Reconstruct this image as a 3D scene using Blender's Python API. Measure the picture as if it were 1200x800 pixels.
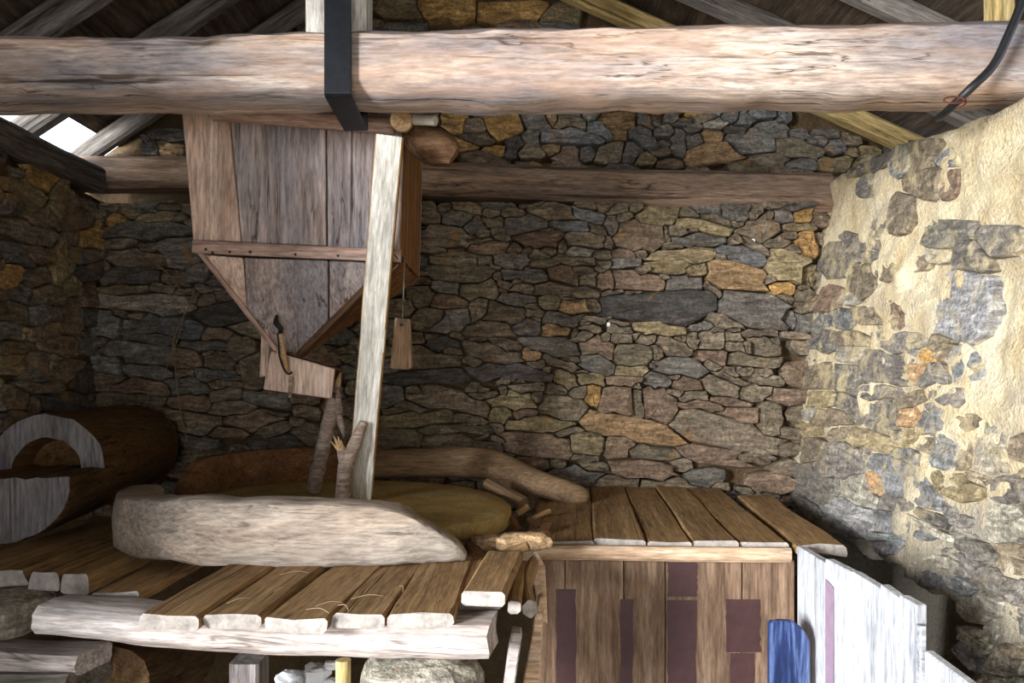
import bpy, bmesh, math, random
import numpy as np
from mathutils import Vector, Matrix, noise

random.seed(7); np.random.seed(7)
S = bpy.context.scene
COL = S.collection
for o in list(bpy.data.objects): bpy.data.objects.remove(o)

# ---------------------------------------------------------------- camera, world, light, exposure
EYE = 1.5            # camera height above the earth floor
F = 900.0            # focal length in pixels of the 1200 px wide frame
HOR = 445.0          # pixel row of the horizon
cam = bpy.data.cameras.new('camera'); cam_o = bpy.data.objects.new('camera', cam); COL.objects.link(cam_o)
cam_o.location = (0, 0, EYE); cam_o.rotation_euler = (math.pi/2, 0, 0)
cam.sensor_width = 36; cam.lens = 36*F/1200; cam.shift_y = (HOR-400)/1200; cam.clip_start = .02
S.camera = cam_o

w = bpy.data.worlds.new('sky'); S.world = w; w.use_nodes = True
bg = w.node_tree.nodes['Background']; bg.inputs[0].default_value = (.80, .88, 1, 1); bg.inputs[1].default_value = 3.0

def area(name, loc, target, sx, sy, power, color):
    l = bpy.data.lights.new(name, 'AREA'); l.shape = 'RECTANGLE'; l.size = sx; l.size_y = sy
    l.energy = power; l.color = color
    o = bpy.data.objects.new(name, l); COL.objects.link(o); o.location = loc
    o.rotation_euler = (Vector(target)-Vector(loc)).to_track_quat('-Z', 'Y').to_euler()
    return o
# the sunlit yard outside the doorway in the left wall, beside and behind the camera
area('doorway_left_offscreen', (-4.75, -3.3, 2.05), (.5, 1.9, 1.3), 1.9, 1.9, 1250, (.95, .97, 1.0))
# daylight from the entrance behind the camera
area('entrance_front_offscreen', (-.25, -2.0, 1.25), (.1, 2.5, 1.35), 1.1, 1.5, 19, (1.0, .97, .93))

vs = S.view_settings
S.display_settings.display_device = 'sRGB'
vs.view_transform = 'Standard'; vs.look = 'None'; vs.gamma = 1; vs.use_curve_mapping = False
vs.exposure = 0.42

# ---------------------------------------------------------------- helpers
def P(px, py, d):
    return Vector(((px-600)/F*d, d, EYE+(HOR-py)/F*d))
def PZ(px, py, h):            # pixel on the level plane h below the eye
    return P(px, py, h*F/(py-HOR))
def PX(px, d): return (px-600)/F*d
def ns(p, s=1.0, seed=0.0):
    return noise.noise(Vector((p[0]*s+seed*7.31, p[1]*s-seed*3.17, p[2]*s+seed*1.93)))

def link(name, me, mat, parent=None, mw=None):
    o = bpy.data.objects.new(name, me); COL.objects.link(o)
    for m in (mat if isinstance(mat, (list, tuple)) else [mat]): me.materials.append(m)
    if mw is not None: o.matrix_world = mw
    if parent is not None:
        o.parent = parent
        pl = PLACE.get(parent.name, Matrix())
        o.matrix_parent_inverse = pl.inverted()
    PLACE[o.name] = (mw.copy() if mw is not None else Matrix())
    return o
PLACE = {}
def thing(name, label, cat, loc, group=None):
    o = bpy.data.objects.new(name, None); COL.objects.link(o); o.empty_display_size = .05
    o.location = loc; PLACE[o.name] = Matrix.Translation(Vector(loc))
    return tag(o, label, cat, group)
def tag(o, label=None, cat=None, group=None, kind=None):
    if label: o['label'] = label
    if cat: o['category'] = cat
    if group: o['group'] = group
    if kind: o['kind'] = kind
    return o
def struct(o): o['kind'] = 'structure'; return o

def mesh(name, vs_, fs, smooth=False, mats=None):
    me = bpy.data.meshes.new(name); me.from_pydata([tuple(v) for v in vs_], [], fs)
    bm = bmesh.new(); bm.from_mesh(me); bmesh.ops.recalc_face_normals(bm, faces=bm.faces); bm.to_mesh(me); bm.free()
    if mats: 
        for p, m in zip(me.polygons, mats): p.material_index = m
    if smooth:
        me.polygons.foreach_set('use_smooth', [True]*len(me.polygons))
    me.update(); return me

def rect_ring(w_, h_, b):
    b = min(b, w_*.45, h_*.45); a, c = w_/2, h_/2
    return [(a, -c+b), (a, 0), (a, c-b), (a-b, c), (0, c), (-a+b, c), (-a, c-b), (-a, 0), (-a, -c+b), (-a+b, -c), (0, -c), (a-b, -c)]
def round_ring(rx, rz, n=14):
    return [(rx*math.cos(2*math.pi*k/n), rz*math.sin(2*math.pi*k/n)) for k in range(n)]

def frame(p0, p1, up=(0, 0, 1)):
    x = (Vector(p1)-Vector(p0)).normalized(); z = Vector(up); z = (z-x*z.dot(x)).normalized(); y = z.cross(x)
    m = Matrix((x, y, z)).transposed().to_4x4(); m.translation = (Vector(p0)+Vector(p1))/2
    return m

def timber(name, p0, p1, wy, hz, mat, parent=None, up=(0, 0, 1), segs=14, rough=.006, bev=.012, scl=6.0, taper=None, bow=None, jag=0.0, rnd=False, smooth=True, n=14):
    """a hewn timber or plank from p0 to p1: local X along the grain, wy across, hz along up"""
    mw = frame(p0, p1, up); L = (Vector(p1)-Vector(p0)).length; sd = random.random()*50
    V, Fc = [], []
    for i in range(segs+1):
        t = i/segs; k = 1.0 if taper is None else taper(t)
        ring = round_ring(wy/2*k, hz/2*k, n) if rnd else rect_ring(wy*k, hz*k, bev)
        by, bz = (0, 0) if bow is None else bow(t)
        for (y, z) in ring:
            x = (t-.5)*L
            if i in (0, segs): x += jag*ns((y*9, z*9, i), 3, sd)
            p = Vector((x, y+by, z+bz))
            q = Vector((p.x*.45, p.y, p.z))
            dv = Vector((0, ns(q, scl, sd)+.5*ns(q, scl*3, sd+3), ns(q, scl, sd+9)+.5*ns(q, scl*3, sd+5)))*rough
            V.append(p+dv)
    m = len(ring)
    for i in range(segs):
        for j in range(m):
            a, b = i*m+j, i*m+(j+1) % m; Fc.append((a, b, b+m, a+m))
    nf = len(Fc)
    Fc.append(tuple(range(m))[::-1]); Fc.append(tuple(range(segs*m, segs*m+m)))
    me = mesh(name, V, Fc)
    if smooth:
        for p_ in me.polygons[:nf]: p_.use_smooth = True
        me.set_sharp_from_angle(angle=math.radians(38))
    return link(name, me, mat, parent, mw)

def loft(name, centers, rings, mat, parent=None, rough=.006, scl=7.0, up=(0, 0, 1), smooth=True, caps=True):
    """rings of (side, up) offsets swept along a world path; origin at the middle of the path"""
    C = [Vector(c) for c in centers]; org = sum(C, Vector())/len(C); V, Fc = [], []; m = len(rings[0]); sd = random.random()*50
    for i, c in enumerate(C):
        a = C[max(0, i-1)]; b = C[min(len(C)-1, i+1)]; x = (b-a).normalized()
        z = Vector(up); z = z-x*z.dot(x)
        if z.length < .05: z = Vector((0, 1, 0)); z = z-x*z.dot(x)
        z.normalize(); y = z.cross(x)
        for (u, v) in rings[i]:
            p = c+y*u+z*v
            p = p+Vector((ns(p, scl, sd), ns(p, scl, sd+4), ns(p, scl, sd+8)))*rough+Vector((ns(p, scl*3, sd), ns(p, scl*3, sd+4), ns(p, scl*3, sd+8)))*rough*.4
            V.append(p-org)
    for i in range(len(C)-1):
        for j in range(m):
            a, b = i*m+j, i*m+(j+1) % m; Fc.append((a, b, b+m, a+m))
    if caps: Fc.append(tuple(range(m))[::-1]); Fc.append(tuple(range((len(C)-1)*m, len(C)*m)))
    me = mesh(name, V, Fc, smooth)
    if smooth: me.set_sharp_from_angle(angle=math.radians(42))
    return link(name, me, mat, parent, Matrix.Translation(org))

def spline(pts, n):
    """Catmull-Rom through tuples of any length"""
    out = []; k = len(pts)
    for i in range(n+1):
        t = i/n*(k-1); j = min(int(t), k-2); f = t-j
        p = [pts[max(0, min(k-1, j+o))] for o in (-1, 0, 1, 2)]
        out.append(tuple(.5*(2*b+(c-a)*f+(2*a-5*b+4*c-d)*f*f+(3*b-a-3*c+d)*f**3) for a, b, c, d in zip(*p)))
    return out

def tube(name, pts, radii, mat, parent=None, n=8, segs=None, rough=.0):
    if segs:
        q = spline([tuple(p)+(r,) for p, r in zip(pts, radii)], segs); pts = [Vector(a[:3]) for a in q]; radii = [a[3] for a in q]
    return loft(name, pts, [round_ring(max(.0004, r), max(.0004, r), n) for r in radii], mat, parent, rough=rough, scl=20)

def prism(name, poly, thick, mat, parent=None, bev=.003, rough=0.0, sub=True, direction=None):
    """front polygon of world points, pushed back along `direction` by thick, edges bevelled"""
    pts = [Vector(p) for p in poly]; org = sum(pts, Vector())/len(pts); d = Vector(direction or (0, 1, 0)).normalized()*thick
    bm = bmesh.new(); a = [bm.verts.new(p-org) for p in pts]; b = [bm.verts.new(p-org+d) for p in pts]; n = len(pts)
    bm.faces.new(a); bm.faces.new(b[::-1])
    for i in range(n): bm.faces.new((a[i], b[i], b[(i+1) % n], a[(i+1) % n]))
    bmesh.ops.recalc_face_normals(bm, faces=bm.faces)
    if bev: bmesh.ops.bevel(bm, geom=list(bm.edges), offset=bev, segments=1, profile=.5, affect='EDGES', clamp_overlap=True)
    me = bpy.data.meshes.new(name); bm.to_mesh(me); bm.free()
    return link(name, me, mat, parent, Matrix.Translation(org))

# ---------------------------------------------------------------- materials
def lin(c): return tuple(((v/12.92) if v <= .04045 else ((v+.055)/1.055)**2.4) for v in c)
def N(nt, t, **kw):
    n = nt.nodes.new(t)
    for k, v in kw.items(): setattr(n, k, v)
    return n
def newmat(name):
    m = bpy.data.materials.new(name); m.use_nodes = True
    return m, m.node_tree, m.node_tree.nodes['Principled BSDF']
def ramp(nt, fac, stops):
    r = N(nt, 'ShaderNodeValToRGB'); e = r.color_ramp.elements
    while len(e) < len(stops): e.new(.5)
    for el, (p, c) in zip(e, stops): el.position = p; el.color = (*c, 1) if len(c) == 3 else c
    nt.links.new(fac, r.inputs[0]); return r.outputs[0]
def mixc(nt, fac, a, b, mode='MIX'):
    x = N(nt, 'ShaderNodeMix', data_type='RGBA', blend_type=mode)
    for sock, val in ((x.inputs[0], fac), (x.inputs[6], a), (x.inputs[7], b)):
        if hasattr(val, 'default_value') or hasattr(val, 'links'): nt.links.new(val, sock)
        else: sock.default_value = val if isinstance(val, (int, float)) else (*val, 1)
    return x.outputs[2]
def noise_t(nt, vec, scale, detail=5, rough=.6, dist=0.0):
    n = N(nt, 'ShaderNodeTexNoise'); n.inputs['Scale'].default_value = scale; n.inputs['Detail'].default_value = detail
    n.inputs['Roughness'].default_value = rough; n.inputs['Distortion'].default_value = dist
    nt.links.new(vec, n.inputs['Vector']); return n.outputs['Fac']
def mapping(nt, vec, scale, loc=None):
    m = N(nt, 'ShaderNodeMapping'); m.inputs['Scale'].default_value = scale
    if loc is not None: nt.links.new(loc, m.inputs['Location'])
    nt.links.new(vec, m.inputs['Vector']); return m.outputs['Vector']
def bump(nt, bsdf, h, strength, dist=.01):
    b = N(nt, 'ShaderNodeBump'); b.inputs['Strength'].default_value = strength; b.inputs['Distance'].default_value = dist
    nt.links.new(h, b.inputs['Height']); nt.links.new(b.outputs[0], bsdf.inputs['Normal']); return b

def wood(name, dark, mid, light, axis='X', stain=None, stain_amt=.5, grain=1.0, bumps=.5, rough=.85, crack=.75, dust=None, dust_amt=.5):
    """weathered wood: fibres along the local axis, blotches of stain, dark checks, optional dust"""
    dark, mid, light = lin(dark), lin(mid), lin(light)
    m, nt, bs = newmat(name)
    tc = N(nt, 'ShaderNodeTexCoord'); oi = N(nt, 'ShaderNodeObjectInfo')
    off = N(nt, 'ShaderNodeVectorMath', operation='SCALE'); off.inputs[0].default_value = (13, 7, 9); nt.links.new(oi.outputs['Random'], off.inputs['Scale'])
    sc = {'X': (1.6, 26, 26), 'Z': (26, 26, 1.6), 'Y': (26, 1.6, 26)}[axis]
    v = mapping(nt, tc.outputs['Object'], tuple(s*grain for s in sc), off.outputs[0])
    f1 = noise_t(nt, v, 1.0, 9, .72, .6)
    c = ramp(nt, f1, [(.32, dark), (.48, mid), (.66, light)])
    v2 = mapping(nt, tc.outputs['Object'], tuple(s**.55 for s in sc), off.outputs[0])
    f2 = noise_t(nt, v2, 1.2, 4, .6, .4)
    if stain is not None:
        k = ramp(nt, f2, [(.5-.12, (0, 0, 0)), (.5+.14, (stain_amt,)*3)])
        c = mixc(nt, k, c, lin(stain))
    else:
        k = ramp(nt, f2, [(.3, (.72,)*3), (.7, (1.12,)*3)]); c = mixc(nt, 1.0, c, k, 'MULTIPLY')
    v3 = mapping(nt, tc.outputs['Object'], tuple(s*(.5 if s < 3 else 1.5) for s in sc), off.outputs[0])
    f3 = noise_t(nt, v3, 1.0, 3, .5, .2)
    ck = ramp(nt, f3, [(.30, (crack,)*3), (.36, (0, 0, 0))])
    c = mixc(nt, ck, c, tuple(x*.25 for x in dark))
    v6 = mapping(nt, tc.outputs['Object'], tuple(s*(.7 if s < 3 else .55) for s in sc), off.outputs[0])
    f6 = noise_t(nt, v6, 1.0, 4, .6, .8)
    k6 = ramp(nt, f6, [(.485, (0, 0, 0)), (.5, (min(1, crack*1.1),)*3), (.515, (0, 0, 0))])
    gate = ramp(nt, noise_t(nt, tc.outputs['Object'], 4.0, 3, .5), [(.45, (0, 0, 0)), (.6, (1, 1, 1))])
    k6 = mixc(nt, 1.0, k6, gate, 'MULTIPLY')
    c = mixc(nt, k6, c, tuple(x*.2 for x in dark))
    v5 = mapping(nt, tc.outputs['Object'], tuple(s*(9 if s < 3 else 5) for s in sc), off.outputs[0])
    f5 = noise_t(nt, v5, 1.0, 5, .7)
    k5 = ramp(nt, f5, [(.36, (.60,)*3), (.64, (1.28,)*3)]); c = mixc(nt, 1.0, c, k5, 'MULTIPLY')
    if dust is not None:
        v4 = mapping(nt, tc.outputs['Object'], tuple(s**.62*1.5 for s in sc), off.outputs[0])
        f4 = noise_t(nt, v4, 1.0, 7, .7, .5)
        k4 = ramp(nt, f4, [(.42, (0, 0, 0)), (.65, (dust_amt,)*3)]); c = mixc(nt, k4, c, lin(dust))
    nt.links.new(c, bs.inputs['Base Color']); bs.inputs['Roughness'].default_value = rough; bs.inputs['Specular IOR Level'].default_value = .25
    h = N(nt, 'ShaderNodeMath', operation='ADD'); nt.links.new(f1, h.inputs[0])
    h2 = N(nt, 'ShaderNodeMath', operation='MULTIPLY'); nt.links.new(ck, h2.inputs[0]); h2.inputs[1].default_value = -1.2
    nt.links.new(h2.outputs[0], h.inputs[1])
    bump(nt, bs, h.outputs[0], bumps, .006)
    return m

def fallen(nt, pos, z0, z1):
    """1 where the earth plaster still clings, 0 low down where it has fallen off"""
    sx = N(nt, 'ShaderNodeSeparateXYZ'); nt.links.new(pos, sx.inputs[0])
    a = N(nt, 'ShaderNodeMath', operation='MULTIPLY_ADD'); nt.links.new(noise_t(nt, pos, 3.0, 4, .6), a.inputs[0]); a.inputs[1].default_value = .9; nt.links.new(sx.outputs['Z'], a.inputs[2])
    mr = N(nt, 'ShaderNodeMapRange'); nt.links.new(a.outputs[0], mr.inputs[0]); mr.inputs[1].default_value = z0+.45; mr.inputs[2].default_value = z1+.45
    return mr.outputs[0]

def stone_mat(name, mud, mud_lo, mud_hi, mud_scale=4.5, bumps=.95, gain=1.0, rust=(.36, .25, .15), cling=None):
    """slate with its own colour per piece (object colour), bedding streaks, rust, and earth mortar smeared over it"""
    m, nt, bs = newmat(name)
    oi = N(nt, 'ShaderNodeObjectInfo'); g = N(nt, 'ShaderNodeNewGeometry')
    pos = g.outputs['Position']
    v = mapping(nt, pos, (9, 9, 40))
    f1 = noise_t(nt, v, 1.5, 9, .72, .6)
    k = ramp(nt, f1, [(.32, (.34*gain,)*3), (.5, (.98*gain,)*3), (.68, (2.0*gain,)*3)])
    c = mixc(nt, 1.0, oi.outputs['Color'], k, 'MULTIPLY')
    f3 = noise_t(nt, pos, 9, 5, .65, .3)
    kr = ramp(nt, f3, [(.52, (0, 0, 0)), (.75, (.55,)*3)]); c = mixc(nt, kr, c, lin(rust))
    f4 = noise_t(nt, pos, 75, 4, .7)
    k4 = ramp(nt, f4, [(.32, (.55,)*3), (.68, (1.45,)*3)]); c = mixc(nt, 1.0, c, k4, 'MULTIPLY')
    f2 = noise_t(nt, pos, mud_scale, 7, .68, .6)
    km = ramp(nt, f2, [(mud_lo, (0, 0, 0)), (mud_hi, (.92,)*3)])
    md = mixc(nt, f4, tuple(x*.7 for x in lin(mud)), lin(mud))
    if cling: km = mixc(nt, 1.0, km, fallen(nt, pos, *cling), 'MULTIPLY')
    c = mixc(nt, km, c, md)
    nt.links.new(c, bs.inputs['Base Color']); bs.inputs['Roughness'].default_value = .82; bs.inputs['Specular IOR Level'].default_value = .3
    h = N(nt, 'ShaderNodeMath', operation='ADD'); nt.links.new(f1, h.inputs[0]); nt.links.new(f4, h.inputs[1])
    bump(nt, bs, h.outputs[0], bumps, .009)
    return m

def earth(name, a, b, scale=7, bumps=.8, extra=None, e_lo=.55, e_hi=.65, e_scale=3.0, cling=None, bare=None):
    m, nt, bs = newmat(name); g = N(nt, 'ShaderNodeNewGeometry'); pos = g.outputs['Position']
    f = noise_t(nt, pos, scale, 8, .7, .4); c = ramp(nt, f, [(.3, lin(a)), (.7, lin(b))])
    if extra is not None:
        f2 = noise_t(nt, pos, e_scale, 6, .65, .8); k = ramp(nt, f2, [(e_lo, (0, 0, 0)), (e_hi, (.85,)*3)]); c = mixc(nt, k, c, lin(extra))
    if cling: c = mixc(nt, fallen(nt, pos, *cling), lin(bare), c)
    f4 = noise_t(nt, pos, 90, 4, .7); k4 = ramp(nt, f4, [(.3, (.75,)*3), (.7, (1.2,)*3)]); c = mixc(nt, 1.0, c, k4, 'MULTIPLY')
    nt.links.new(c, bs.inputs['Base Color']); bs.inputs['Roughness'].default_value = .95; bs.inputs['Specular IOR Level'].default_value = .1
    h = N(nt, 'ShaderNodeMath', operation='ADD'); nt.links.new(f, h.inputs[0]); nt.links.new(f4, h.inputs[1])
    bump(nt, bs, h.outputs[0], bumps, .012); return m

def plain(name, c, rough=.6, metal=0.0, var=.25, scale=25, bumps=.2):
    m, nt, bs = newmat(name); tc = N(nt, 'ShaderNodeTexCoord')
    f = noise_t(nt, tc.outputs['Object'], scale, 6, .65); c = lin(c)
    o = ramp(nt, f, [(.3, tuple(x*(1-var) for x in c)), (.7, tuple(min(1, x*(1+var)) for x in c))])
    nt.links.new(o, bs.inputs['Base Color']); bs.inputs['Roughness'].default_value = rough; bs.inputs['Metallic'].default_value = metal
    bump(nt, bs, f, bumps, .004); return m

M = {}
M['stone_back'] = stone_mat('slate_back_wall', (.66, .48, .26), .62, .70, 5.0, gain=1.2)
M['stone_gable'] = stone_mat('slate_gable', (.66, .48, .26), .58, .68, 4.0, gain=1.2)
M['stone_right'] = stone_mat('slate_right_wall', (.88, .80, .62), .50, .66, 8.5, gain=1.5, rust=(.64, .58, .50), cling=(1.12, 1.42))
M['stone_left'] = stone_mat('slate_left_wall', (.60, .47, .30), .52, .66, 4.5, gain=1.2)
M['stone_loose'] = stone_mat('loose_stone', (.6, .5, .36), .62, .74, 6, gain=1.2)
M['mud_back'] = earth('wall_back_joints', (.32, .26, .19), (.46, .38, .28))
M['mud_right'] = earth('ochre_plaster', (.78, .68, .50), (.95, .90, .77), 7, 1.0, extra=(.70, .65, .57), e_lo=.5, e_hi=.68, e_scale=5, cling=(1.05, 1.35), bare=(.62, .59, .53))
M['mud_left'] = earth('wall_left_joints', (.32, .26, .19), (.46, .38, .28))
M['floor'] = earth('trodden_earth', (.46, .41, .35), (.62, .56, .48))
M['beam'] = wood('hewn_beam', (.46, .38, .34), (.73, .65, .59), (.90, .84, .78), stain=(.50, .485, .50), stain_amt=.95, bumps=.6, dust=(.76, .60, .47), dust_amt=.5, crack=.9)
M['plate'] = wood('wall_plate_wood', (.34, .26, .21), (.54, .44, .36), (.68, .57, .47), stain=(.44, .40, .37), stain_amt=.6, bumps=.6)
M['dark'] = wood('sooty_rafter', (.22, .20, .18), (.40, .37, .34), (.56, .53, .50), bumps=.5)
M['roof'] = wood('sooty_roof_board', (.18, .15, .12), (.30, .25, .20), (.40, .34, .28), bumps=.5)
M['palerafter'] = wood('new_rafter', (.55, .46, .28), (.74, .64, .42), (.84, .75, .53), bumps=.3)
M['pale'] = wood('pale_sawn_plank', (.68, .65, .60), (.82, .80, .75), (.90, .88, .84), bumps=.25, crack=.25, grain=.8)
M['paleedge'] = wood('plank_edge', (.5, .36, .2), (.66, .50, .3), (.76, .6, .4), bumps=.3)
M['pinkv'] = wood('hopper_new_board', (.74, .61, .54), (.86, .75, .67), (.92, .83, .76), axis='Z', bumps=.3, crack=.3)
M['greyv'] = wood('hopper_old_board', (.40, .34, .32), (.63, .56, .53), (.80, .74, .71), axis='Z', stain=(.54, .53, .55), stain_amt=.75, bumps=.4)
M['pinkx'] = wood('hopper_batten', (.56, .45, .40), (.73, .61, .55), (.84, .73, .67), bumps=.3, crack=.35)
M['brownz'] = wood('hopper_side', (.34, .22, .12), (.50, .34, .20), (.62, .45, .28), axis='Z', bumps=.4)
M['brownx'] = wood('brown_batten', (.26, .18, .12), (.40, .29, .20), (.52, .40, .30), bumps=.4)
M['board'] = wood('platform_board', (.36, .27, .17), (.56, .44, .30), (.70, .58, .43), stain=(.60, .47, .30), stain_amt=.5, bumps=.6, dust=(.58, .46, .30), dust_amt=.5)
M['boardend'] = plain('sawn_board_end', (.60, .57, .54), .9, 0, .4, 45, .8)
M['front'] = wood('bleached_beam', (.44, .40, .37), (.67, .63, .61), (.82, .79, .77), stain=(.66, .59, .54), stain_amt=.5, bumps=.7, crack=.6)
M['curb'] = wood('mill_curb', (.44, .38, .33), (.63, .56, .49), (.76, .69, .62), stain=(.56, .54, .51), stain_amt=.6, grain=.5, bumps=.5, crack=.5)
M['curbbrown'] = wood('dusty_curb', (.30, .20, .12), (.44, .31, .20), (.54, .40, .28), grain=.6, bumps=.35, crack=.3)
M['curbback'] = wood('smooth_curb', (.40, .31, .23), (.54, .44, .33), (.64, .53, .41), grain=.45, bumps=.25, crack=.15)
M['bark'] = wood('trunk_side', (.20, .14, .08), (.34, .25, .15), (.45, .34, .22), axis='Y', stain=(.42, .29, .15), stain_amt=.5, bumps=.5, grain=.7)
M['bark2'] = wood('bark_log', (.26, .19, .12), (.40, .31, .21), (.52, .41, .29), bumps=.6, grain=.7)
M['greypost'] = wood('grey_post', (.38, .36, .35), (.53, .50, .49), (.65, .62, .61), bumps=.4)
M['endgrain'] = wood('trunk_end', (.43, .415, .415), (.48, .465, .47), (.53, .515, .51), axis='Z', grain=.35, bumps=.4, crack=.6)
M['millstone'] = earth('millstone_dust', (.56, .47, .29), (.78, .69, .48), 9, .9, extra=(.72, .58, .32), e_lo=.48, e_hi=.7, e_scale=6)
M['bin'] = wood('bin_board', (.36, .28, .22), (.50, .40, .32), (.62, .52, .43), axis='Z', stain=(.42, .34, .27), stain_amt=.5, bumps=.25, crack=.3)
M['rail'] = wood('bin_rail', (.60, .48, .36), (.76, .64, .52), (.86, .77, .68), bumps=.25, crack=.2)
M['maroon'] = plain('maroon_paint', (.26, .155, .15), .6, 0, .25, 30, .3)
M['purple'] = plain('purple_paint', (.56, .47, .54), .7, 0, .15, 30, .3)
M['white'] = wood('whitewashed_board', (.60, .60, .62), (.74, .75, .77), (.82, .83, .85), axis='Z', bumps=.3, crack=.35)
M['blue'] = wood('blue_painted_board', (.07, .10, .22), (.15, .21, .38), (.42, .50, .66), axis='Z', bumps=.15, rough=.35, crack=.1)
M['iron'] = plain('black_iron', (.10, .11, .13), .45, .6, .3, 30, .25)
M['cable'] = plain('black_cable', (.09, .09, .10), .5, 0, .2, 40, .1)
M['rust'] = plain('rusty_wire', (.40, .22, .14), .8, .3, .3, 90, .3)
M['stick'] = wood('weathered_branch', (.44, .37, .32), (.62, .54, .48), (.74, .66, .60), bumps=.4, grain=1.6, crack=.4)
M['splinter'] = wood('fresh_split_wood', (.66, .52, .36), (.80, .66, .48), (.88, .76, .60), bumps=.3)
M['tagwood'] = wood('tag_wood', (.50, .40, .30), (.66, .54, .42), (.76, .65, .53), axis='Z', bumps=.3, crack=.2)
M['cord'] = plain('grey_cord', (.50, .47, .42), .95, 0, .2, 80, .3)
M['black'] = plain('tarred_knot', (.08, .07, .07), .7, 0, .3, 60, .5)
M['straw'] = plain('dry_straw', (.50, .42, .32), .9, 0, .2, 80, .2)
M['daylit'] = plain('daylight_white', (.95, .96, .97), .9, 0, .05, 20, .5)  # near-white colour carries the brightness of daylight spots

# ---------------------------------------------------------------- rubble stone walls
PAL = {'g': (.40, .38, .35), 'b': (.40, .40, .395), 'k': (.29, .275, .26), 'n': (.43, .385, .32), 'm': (.50, .445, .335),
       'o': (.62, .49, .30), 'y': (.54, .44, .32), 'r': (.44, .37, .305), 'l': (.54, .515, .46), 'B': (.50, .49, .485)}
def seeds_of(crops):
    out = []
    for (ox, oy, sc, rows) in crops:
        for (cx, cy, w_, h_, a, c) in rows: out.append([ox+cx/sc, oy+cy/sc, w_/sc/2, h_/sc/2, math.radians(a), c])
    return out
def smooth_noise(H, W, cell, amp):
    g = np.random.randn(H//cell+3, W//cell+3)
    yy, xx = np.mgrid[0:H, 0:W]/cell; y0, x0 = yy.astype(int), xx.astype(int); fy, fx = yy-y0, xx-x0
    fy = fy*fy*(3-2*fy); fx = fx*fx*(3-2*fx)
    return amp*((g[y0, x0]*(1-fx)+g[y0, x0+1]*fx)*(1-fy)+(g[y0+1, x0]*(1-fx)+g[y0+1, x0+1]*fx)*fy)

def simplify(R, tol):
    """closed outline reduced to its corners (Douglas-Peucker)"""
    def dp(a):
        if len(a) < 3: return a
        (ax, ay), (bx, by) = a[0], a[-1]; L = math.hypot(bx-ax, by-ay) or 1e-6
        dd = [abs((bx-ax)*(ay-p[1])-(ax-p[0])*(by-ay))/L for p in a]; k = max(range(len(a)), key=lambda q: dd[q])
        return [a[0], a[-1]] if dd[k] < tol else dp(a[:k+1])[:-1]+dp(a[k:])
    k0 = max(range(len(R)), key=lambda q: R[q][0]**2+R[q][1]**2); R = R[k0:]+R[:k0]
    k1 = max(range(len(R)), key=lambda q: (R[q][0]-R[0][0])**2+(R[q][1]-R[0][1])**2)
    return dp(R[:k1+1])[:-1]+dp(R[k1:]+R[:1])[:-1]

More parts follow.
